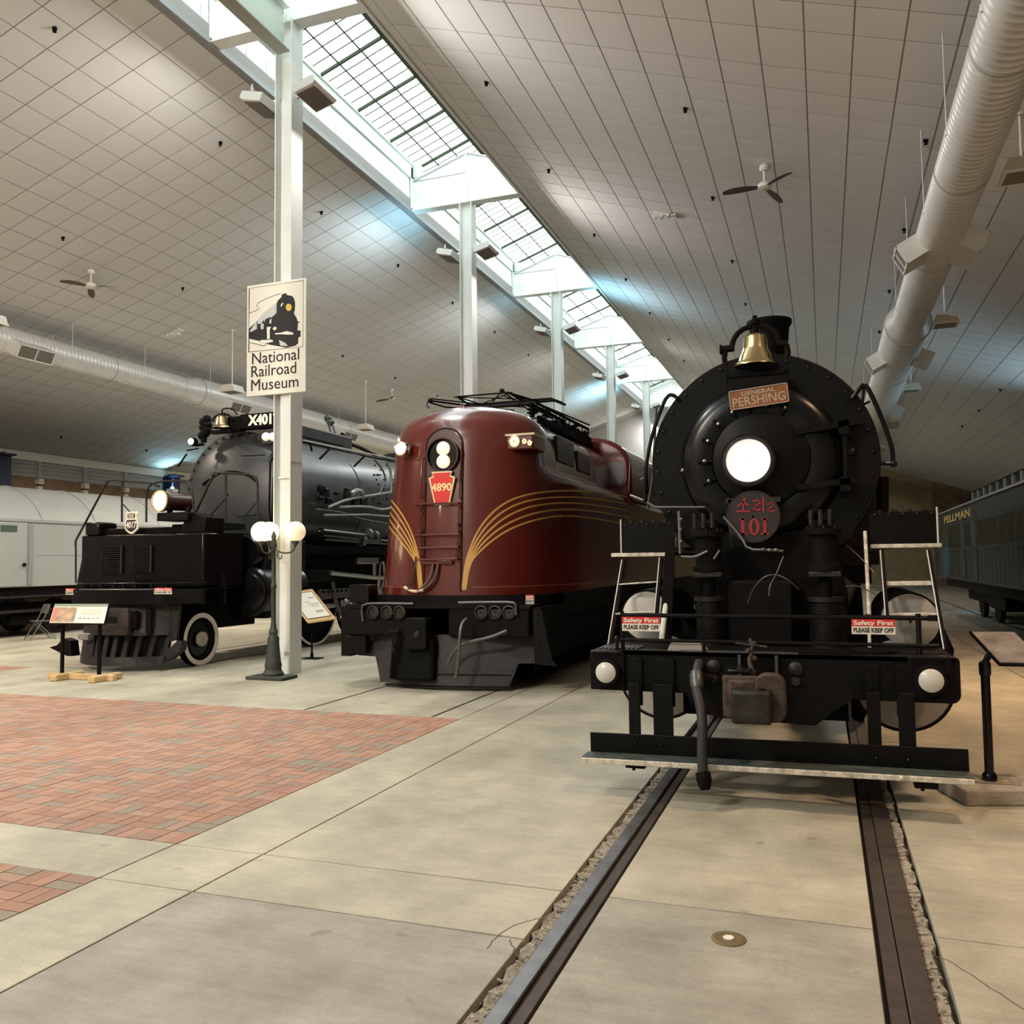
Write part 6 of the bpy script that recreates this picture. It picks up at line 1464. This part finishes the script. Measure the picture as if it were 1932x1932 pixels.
# cylinders and running gear, right side
MB().lathe([(.42, 0), (.46, .05), (.46, 1.3), (.42, 1.35)], (bx+1.25, 13.1, 1.25), (0, 1, 0), 36).lathe([(.30, 0), (.33, .04), (.33, 1.3)], (bx+1.15, 13.1, 1.95), (0, 1, 0), 28).build('front_cylinder', 'blackg', L3)
MB().lathe([(.22, 0), (.34, .02), (.36, .06), (.41, .07)], (bx+1.25, 13.0, 1.25), (0, 1, 0), 36).build('cylinder_head', 'blackg', L3)
MB().box(bx+.6, bx+1.5, 13.3, 14.6, .75, 2.2).build('cylinder_block', 'blackm', L3, bevel=.04)
c_ = P(374, 1035, Y=12.3)
MB().cyl((c_.x, 12.35, 1.62), (c_.x, 12.35, 2.2), .17, n=20).build('lubricator', 'blackg', L3)
MB().box(c_.x-.3, c_.x+.4, 12.2, 12.8, 1.55, 1.62).box(c_.x-.25, c_.x+.5, 12.2, 12.9, 2.2, 2.28).build('step_frame', 'black', L3)
hr([P(365, 1075, Y=12.2), P(358, 1122, Y=12.2)], .014); hr([P(396, 1070, Y=12.2), P(388, 1115, Y=12.2)], .014); hr([P(365, 1075, Y=12.2), P(398, 1072, Y=12.2)], .014)
MB().prism([(c_.x+.0, 1.05), (c_.x+.55, 1.05), (c_.x+.55, 1.58), (c_.x+.15, 1.58)], XZ, 12.3, 12.36).build('step_sheet', 'black', L3)
MB().box(bx-.74, bx+.74, 12.5, 14, .6, 1.9).box(bx-1.0, bx+1.02, 14.2, 30, .95, 1.95).build('engine_frame', 'darkin', L3)
def wheel(x, y, r, rim, hub, boxpok, lab='driving_wheel'):
    w = MB().lathe([(r-.03, -.14), (r, -.12), (r, .02), (r-.06, .02), (r-.08, -.03), (.3*r, -.03), (.25*r, .03), (.01, .03)], (x, y, r), (1, 0, 0), 44).build(lab, 'blackg' if not boxpok else 'blackm', L3)
    MB().lathe([(r-rim, .0), (r-rim, .024), (r-.005, .024), (r-.005, 0)], (x, y, r), (1, 0, 0), 48, cap=False).build('white_rim', 'whitec', w)
    MB().lathe([(hub, .0), (hub, .05), (.01, .05)], (x, y, r), (1, 0, 0), 28, cap=False).build('hub', 'lgrey' if not boxpok else 'silver', w)
    if boxpok:
        for k in range(7):
            a = 2*PI*k/7+.2; g = MB(); g.prism([(.62*r*math.cos(a)+.10*math.cos(b*PI/8)*(math.cos(a))-.16*math.sin(b*PI/8)*math.sin(a)*.7, .62*r*math.sin(a)+.10*math.cos(b*PI/8)*math.sin(a)+.16*math.sin(b*PI/8)*math.cos(a)*.7) for b in range(16)], lambda u, v, d: (d, y+u, r+v), x-.028, x-.024)
            g.build('opening', 'darkin', w)
    return w
wheel(-10.22, 12.33, .455, .085, .125, False, 'pilot_wheel')
MB().lathe([(.30, .0), (.32, .02), (.34, .0)], (-10.22, 12.33, .455), (1, 0, 0), 36, cap=False).build('wheel_ring', 'blackm', L3)
WX = bx+.86
for y in (15.9, 17.75, 19.6, 21.45, 24.9, 26.75, 28.6): wheel(WX, y, .86, .06, .12, True)
MB().box(WX+.04, WX+.14, 14.6, 21.5, .95, 1.07).build('side_rod', 'silver', L3)
r_ = WX+.25
hr([bp(622, 1081, X=r_), bp(708, 1090, X=r_), bp(722, 1090, X=r_)], .055, 'eccentric_rod', 'silver')
hr([bp(627, 1097, X=r_), bp(634, 1140, X=r_), bp(646, 1170, X=r_)], .05, 'combination_lever', 'pipe')
MB().box(r_-.1, r_+.02, bp(675, 1060, X=r_).y, bp(714, 1060, X=r_).y, bp(690, 1064, X=r_).z, bp(690, 1051, X=r_).z).build('link_bracket', 'silver', L3, bevel=.02)
hr([bp(706, 1060, X=r_), bp(706, 1090, X=r_)], .05, 'link_hanger', 'silver'); hr([bp(716, 1115, X=r_), bp(716, 1070, X=r_), bp(719, 1060, X=r_), bp(724, 1060, X=r_), bp(725, 1090, X=r_), bp(718, 1118, X=r_)], .03, 'expansion_link', 'silver', 1)
hr([bp(716, 1090, X=r_), bp(713, 1110, X=r_), bp(722, 1128, X=r_)], .05, 'link_foot', 'silver'); MB().sph(bp(725, 1090, X=r_), .09, 10).build('link_pin', 'silver', L3)
a, b = bp(602, 1112, X=r_-.02), bp(674, 1126, X=r_-.02)
MB().box(r_-.1, r_-.02, a.y, b.y, b.z, a.z).build('guide_yoke', mat('yoke_grey', (.12, .12, .11), .45, .4, var=.3, scale=8), L3, bevel=.02)
g = MB()
for k in range(8): g.sph((r_-.0, a.y+.15+(b.y-a.y-.3)*k/7, a.z-.06), .03, 6)
g.build('yoke_rivets', 'blackm', L3, kind='stuff')
MB().box(r_-.1, r_, bp(608, 1145, X=r_).y, bp(640, 1145, X=r_).y, bp(620, 1148, X=r_).z, bp(620, 1139, X=r_).z).box(r_-.12, r_+.02, bp(645, 1150, X=r_).y, bp(678, 1150, X=r_).y, bp(660, 1170, X=r_).z, bp(660, 1131, X=r_).z).build('crosshead', 'silver', L3, bevel=.03)
g = MB()
for px, py in ((653, 1133), (645, 1165), (655, 1166), (663, 1140), (670, 1160)): g.sph(bp(px, py, X=r_+.04), .06, 8)
g.build('crosshead_pins', 'silver', L3, kind='stuff')
MB().box(r_-.15, r_-.02, bp(580, 1075, X=r_).y, bp(630, 1075, X=r_).y, bp(600, 1098, X=r_).z, bp(600, 1072, X=r_).z).build('rear_cylinder_front', 'black', L3, bevel=.03)
MB().box(bx-.9, bx+1.35, 14.6, 24, 1.95, 2.12).build('side_platform', 'blackm', L3)
MB().box(bx-1.5, bx+1.55, 30, 33, 1.5, 4.4).build('cab', 'black', L3)

# ================================================================== PALE CARRIAGE AT FAR LEFT
vx = -18.62
L4 = thing('passenger_carriage', (vx-1.4, 16, 0), 'pale grey round-roofed passenger carriage at the far left edge', 'carriage')
MB().box(vx-2.8, vx, 4, 27.5, 1.25, 2.9).build('body', 'wcar', L4, bevel=.02)
def roofsec(n=16): return [(vx-2.83+2.86*k/n, 2.9+.95*math.sin(PI*k/n)**.75) for k in range(n+1)]
MB().prism(roofsec(), XZ, 4, 27.5).build('roof', 'wroof', L4)
MB().box(vx-.0, vx+.03, 4, 27.5, 2.86, 2.93).build('gutter', 'lipgrey', L4)
for y in (8.5, 11.0, 13.5, 16.5, 18.2, 20.6, 22.6, 25):
    MB().tube([V((u, y, v+.01)) for u, v in roofsec(24)[12:]], .012, 5).build('roof_seam', 'lipgrey', L4)
for y in (12.7, 17.9, 19.6, 22.0, 24.5): MB().box(vx-.001, vx+.006, y-.012, y+.012, 2.05, 2.86).build('panel_joint', 'lipgrey', L4)
MB().box(vx-.001, vx+.006, 16.4, 27.5, 2.03, 2.055).build('waist_strip', 'lipgrey', L4)
d_ = MB().box(vx-.0, vx+.035, 15.2, 16.05, 1.27, 2.84).build('door', 'wcar', L4, bevel=.01)
MB().tube([(vx+.05, 16.12, 1.3), (vx+.06, 16.13, 2.0), (vx+.05, 16.12, 2.8)], .02, 6).box(vx, vx+.04, 16.17, 16.2, 1.27, 2.84).build('door_post', 'lipgrey', L4)
MB().sph((vx+.07, 15.95, 1.80), .05, 8).build('door_knob', 'blackm', d_)
MB().box(vx+.035, vx+.045, 15.3, 15.75, 2.60, 2.76).build('door_plate', mat('plate_green', (.05, .09, .06), .5), d_)
MB().box(vx-2.6, vx-.1, 4.5, 27, .95, 1.25).build('underframe', 'blackm', L4)
MB().box(vx-.35, vx-.1, 13, 21, .62, .68).box(vx-.15, vx-.05, 12, 22, .98, 1.04).build('sole_bar', 'iron', L4)
for y in (8, 10.4, 15.3, 17.6, 23, 25.2):
    for xx in (vx-.72, vx-2.15):
        MB().lathe([(.44, -.07), (.46, -.07), (.46, .05), (.38, .05), (.35, .0), (.1, .02), (.01, .02)], (xx, y, .46), (1, 0, 0), 28).build('wheel', 'iron', L4)
for y in (9.2, 16.4, 24.1): MB().box(vx-.5, vx-.35, y-1.7, y+1.7, .55, .85).box(vx-.45, vx-.3, y-.5, y+.5, .3, .55).build('bogie_frame', 'blackm', L4, bevel=.03)
MB().cyl((vx-.1, 18.1, 1.1), (vx-.1, 18.1, 1.45), .05, n=8).sph((vx-.1, 18.1, 1.5), .08, 8).build('brake_standard', 'blackm', L4)

# ================================================================== DARK GREEN CARRIAGE AT RIGHT
wx = 3.4
L5 = thing('passenger_carriage', (wx+1.5, 20, 0), 'dark green clerestory passenger carriage with gold lettering at the right edge', 'carriage')
CY0, CY1 = 6.0, 30.6
MB().box(wx, wx+3.0, CY0, CY1, 1.10, 3.02).build('body', 'greenp', L5)
g = MB(); g.prism([(wx-.05, 3.02), (wx+.05, 3.10), (wx+.45, 3.27), (wx+.85, 3.36), (wx+2.15, 3.36), (wx+2.55, 3.27), (wx+2.95, 3.10), (wx+3.05, 3.02)], XZ, CY0, CY1); g.build('lower_roof', 'roofg', L5)
g = MB(); g.prism([(wx+.80, 3.66), (wx+.95, 3.72), (wx+1.5, 3.80), (wx+2.05, 3.72), (wx+2.2, 3.66)], XZ, CY0, CY1-1.2); g.build('upper_roof', 'roofg', L5)
g = MB(); g.add([(wx+.8, CY1-1.2, 3.66), (wx+2.2, CY1-1.2, 3.66), (wx+2.2, CY1, 3.36), (wx+.8, CY1, 3.36), (wx+1.5, CY1-1.2, 3.78)], [(0, 4, 3), (4, 1, 2, 3)]); g.build('roof_end', 'roofg', L5)
MB().box(wx+.88, wx+2.12, CY0, CY1-1.2, 3.34, 3.66).build('clerestory', 'greend', L5)
for k in range(24):
    y = CY0+.7+k*.98
    if y < CY1-1.6: MB().box(wx+.86, wx+.89, y, y+.55, 3.40, 3.62).build('clerestory_window', 'winblk', L5)
    if y < CY1-1.6: MB().box(wx+.83, wx+.88, y+.62, y+.86, 3.36, 3.66).build('clerestory_post', 'roofg', L5)
MB().box(wx-.015, wx, CY0, CY1, 2.60, 2.64).box(wx-.02, wx, CY0, CY1, 1.90, 1.95).box(wx-.02, wx, CY0, CY1, 1.10, 1.16).build('belt_rail', 'greenp', L5)
y = CY1-.75
k = 0
while y > CY0+1.5:
    if k % 9 in (5, 7):
        dd = MB().box(wx-.012, wx+.02, y-.75, y-.05, 1.20, 2.85).build('door_recess', 'greend', L5)
        MB().box(wx-.03, wx, y-.70, y-.1, 1.16, 1.19).build('door_step', 'roofg', dd)
        y -= 1.0
    else:
        f = MB().box(wx-.01, wx, y-.66, y-.04, 1.96, 2.60).build('window_frame', 'greend', L5)
        MB().box(wx-.012, wx-.009, y-.62, y-.08, 2.0, 2.56).build('pane', 'winblk', f)
        MB().box(wx-.018, wx, y-.04, y+.04, 1.95, 2.62).build('mullion', 'greenp', L5)
        y -= .86
    k += 1
cw = CY1
for k in range(52):
    yy = CY1-.1-k*.45
    if yy < CY0: break
    MB().box(wx-.005, wx, yy-.015, yy+.015, 1.16, 1.90).build('side_rib', 'greenp', L5)
a, b = P(1781, 980, X=wx-.02), P(1829, 965, X=wx-.02)
RL = Matrix(((0, 0, -1, 0), (-1, 0, 0, 0), (0, 1, 0, 0), (0, 0, 0, 1)))
to = text('PELLMAN', .33, (0, 0, 0), Matrix.Identity(4), mat('letter_gold', (.62, .45, .12), .5), None, .003, bold=.004)
bxx = [c[0] for c in to.bound_box]; s = abs(a.y-b.y)/(max(bxx)-min(bxx))
to.data.transform(Matrix.Translation((wx-.012, (a.y+b.y)/2, 2.80))@RL@Matrix.Diagonal((s, .85, 1, 1))); par(to, L5)
MB().box(wx+.2, wx+2.8, CY0+.3, CY1-.3, .85, 1.10).build('underframe', 'blackm', L5)
for y in (9.0, 11.4, 17.2, 19.6, 25.5, 27.9):
    for xx in (wx+.85, wx+2.15): MB().lathe([(.44, -.07), (.46, -.07), (.46, .05), (.38, .05), (.1, .02), (.01, .02)], (xx, y, .46), (-1, 0, 0), 28).build('wheel', 'blackm', L5)
for y in (10.2, 18.4, 26.7): MB().box(wx+.55, wx+.7, y-1.8, y+1.8, .5, .8).build('bogie_frame', 'blackm', L5, bevel=.03)
MB().box(wx+.3, wx+1.0, 13.2, 15.6, .45, .85).box(wx+.3, wx+.9, 21.5, 23.5, .5, .85).build('equipment_box', 'blackm', L5, bevel=.03)
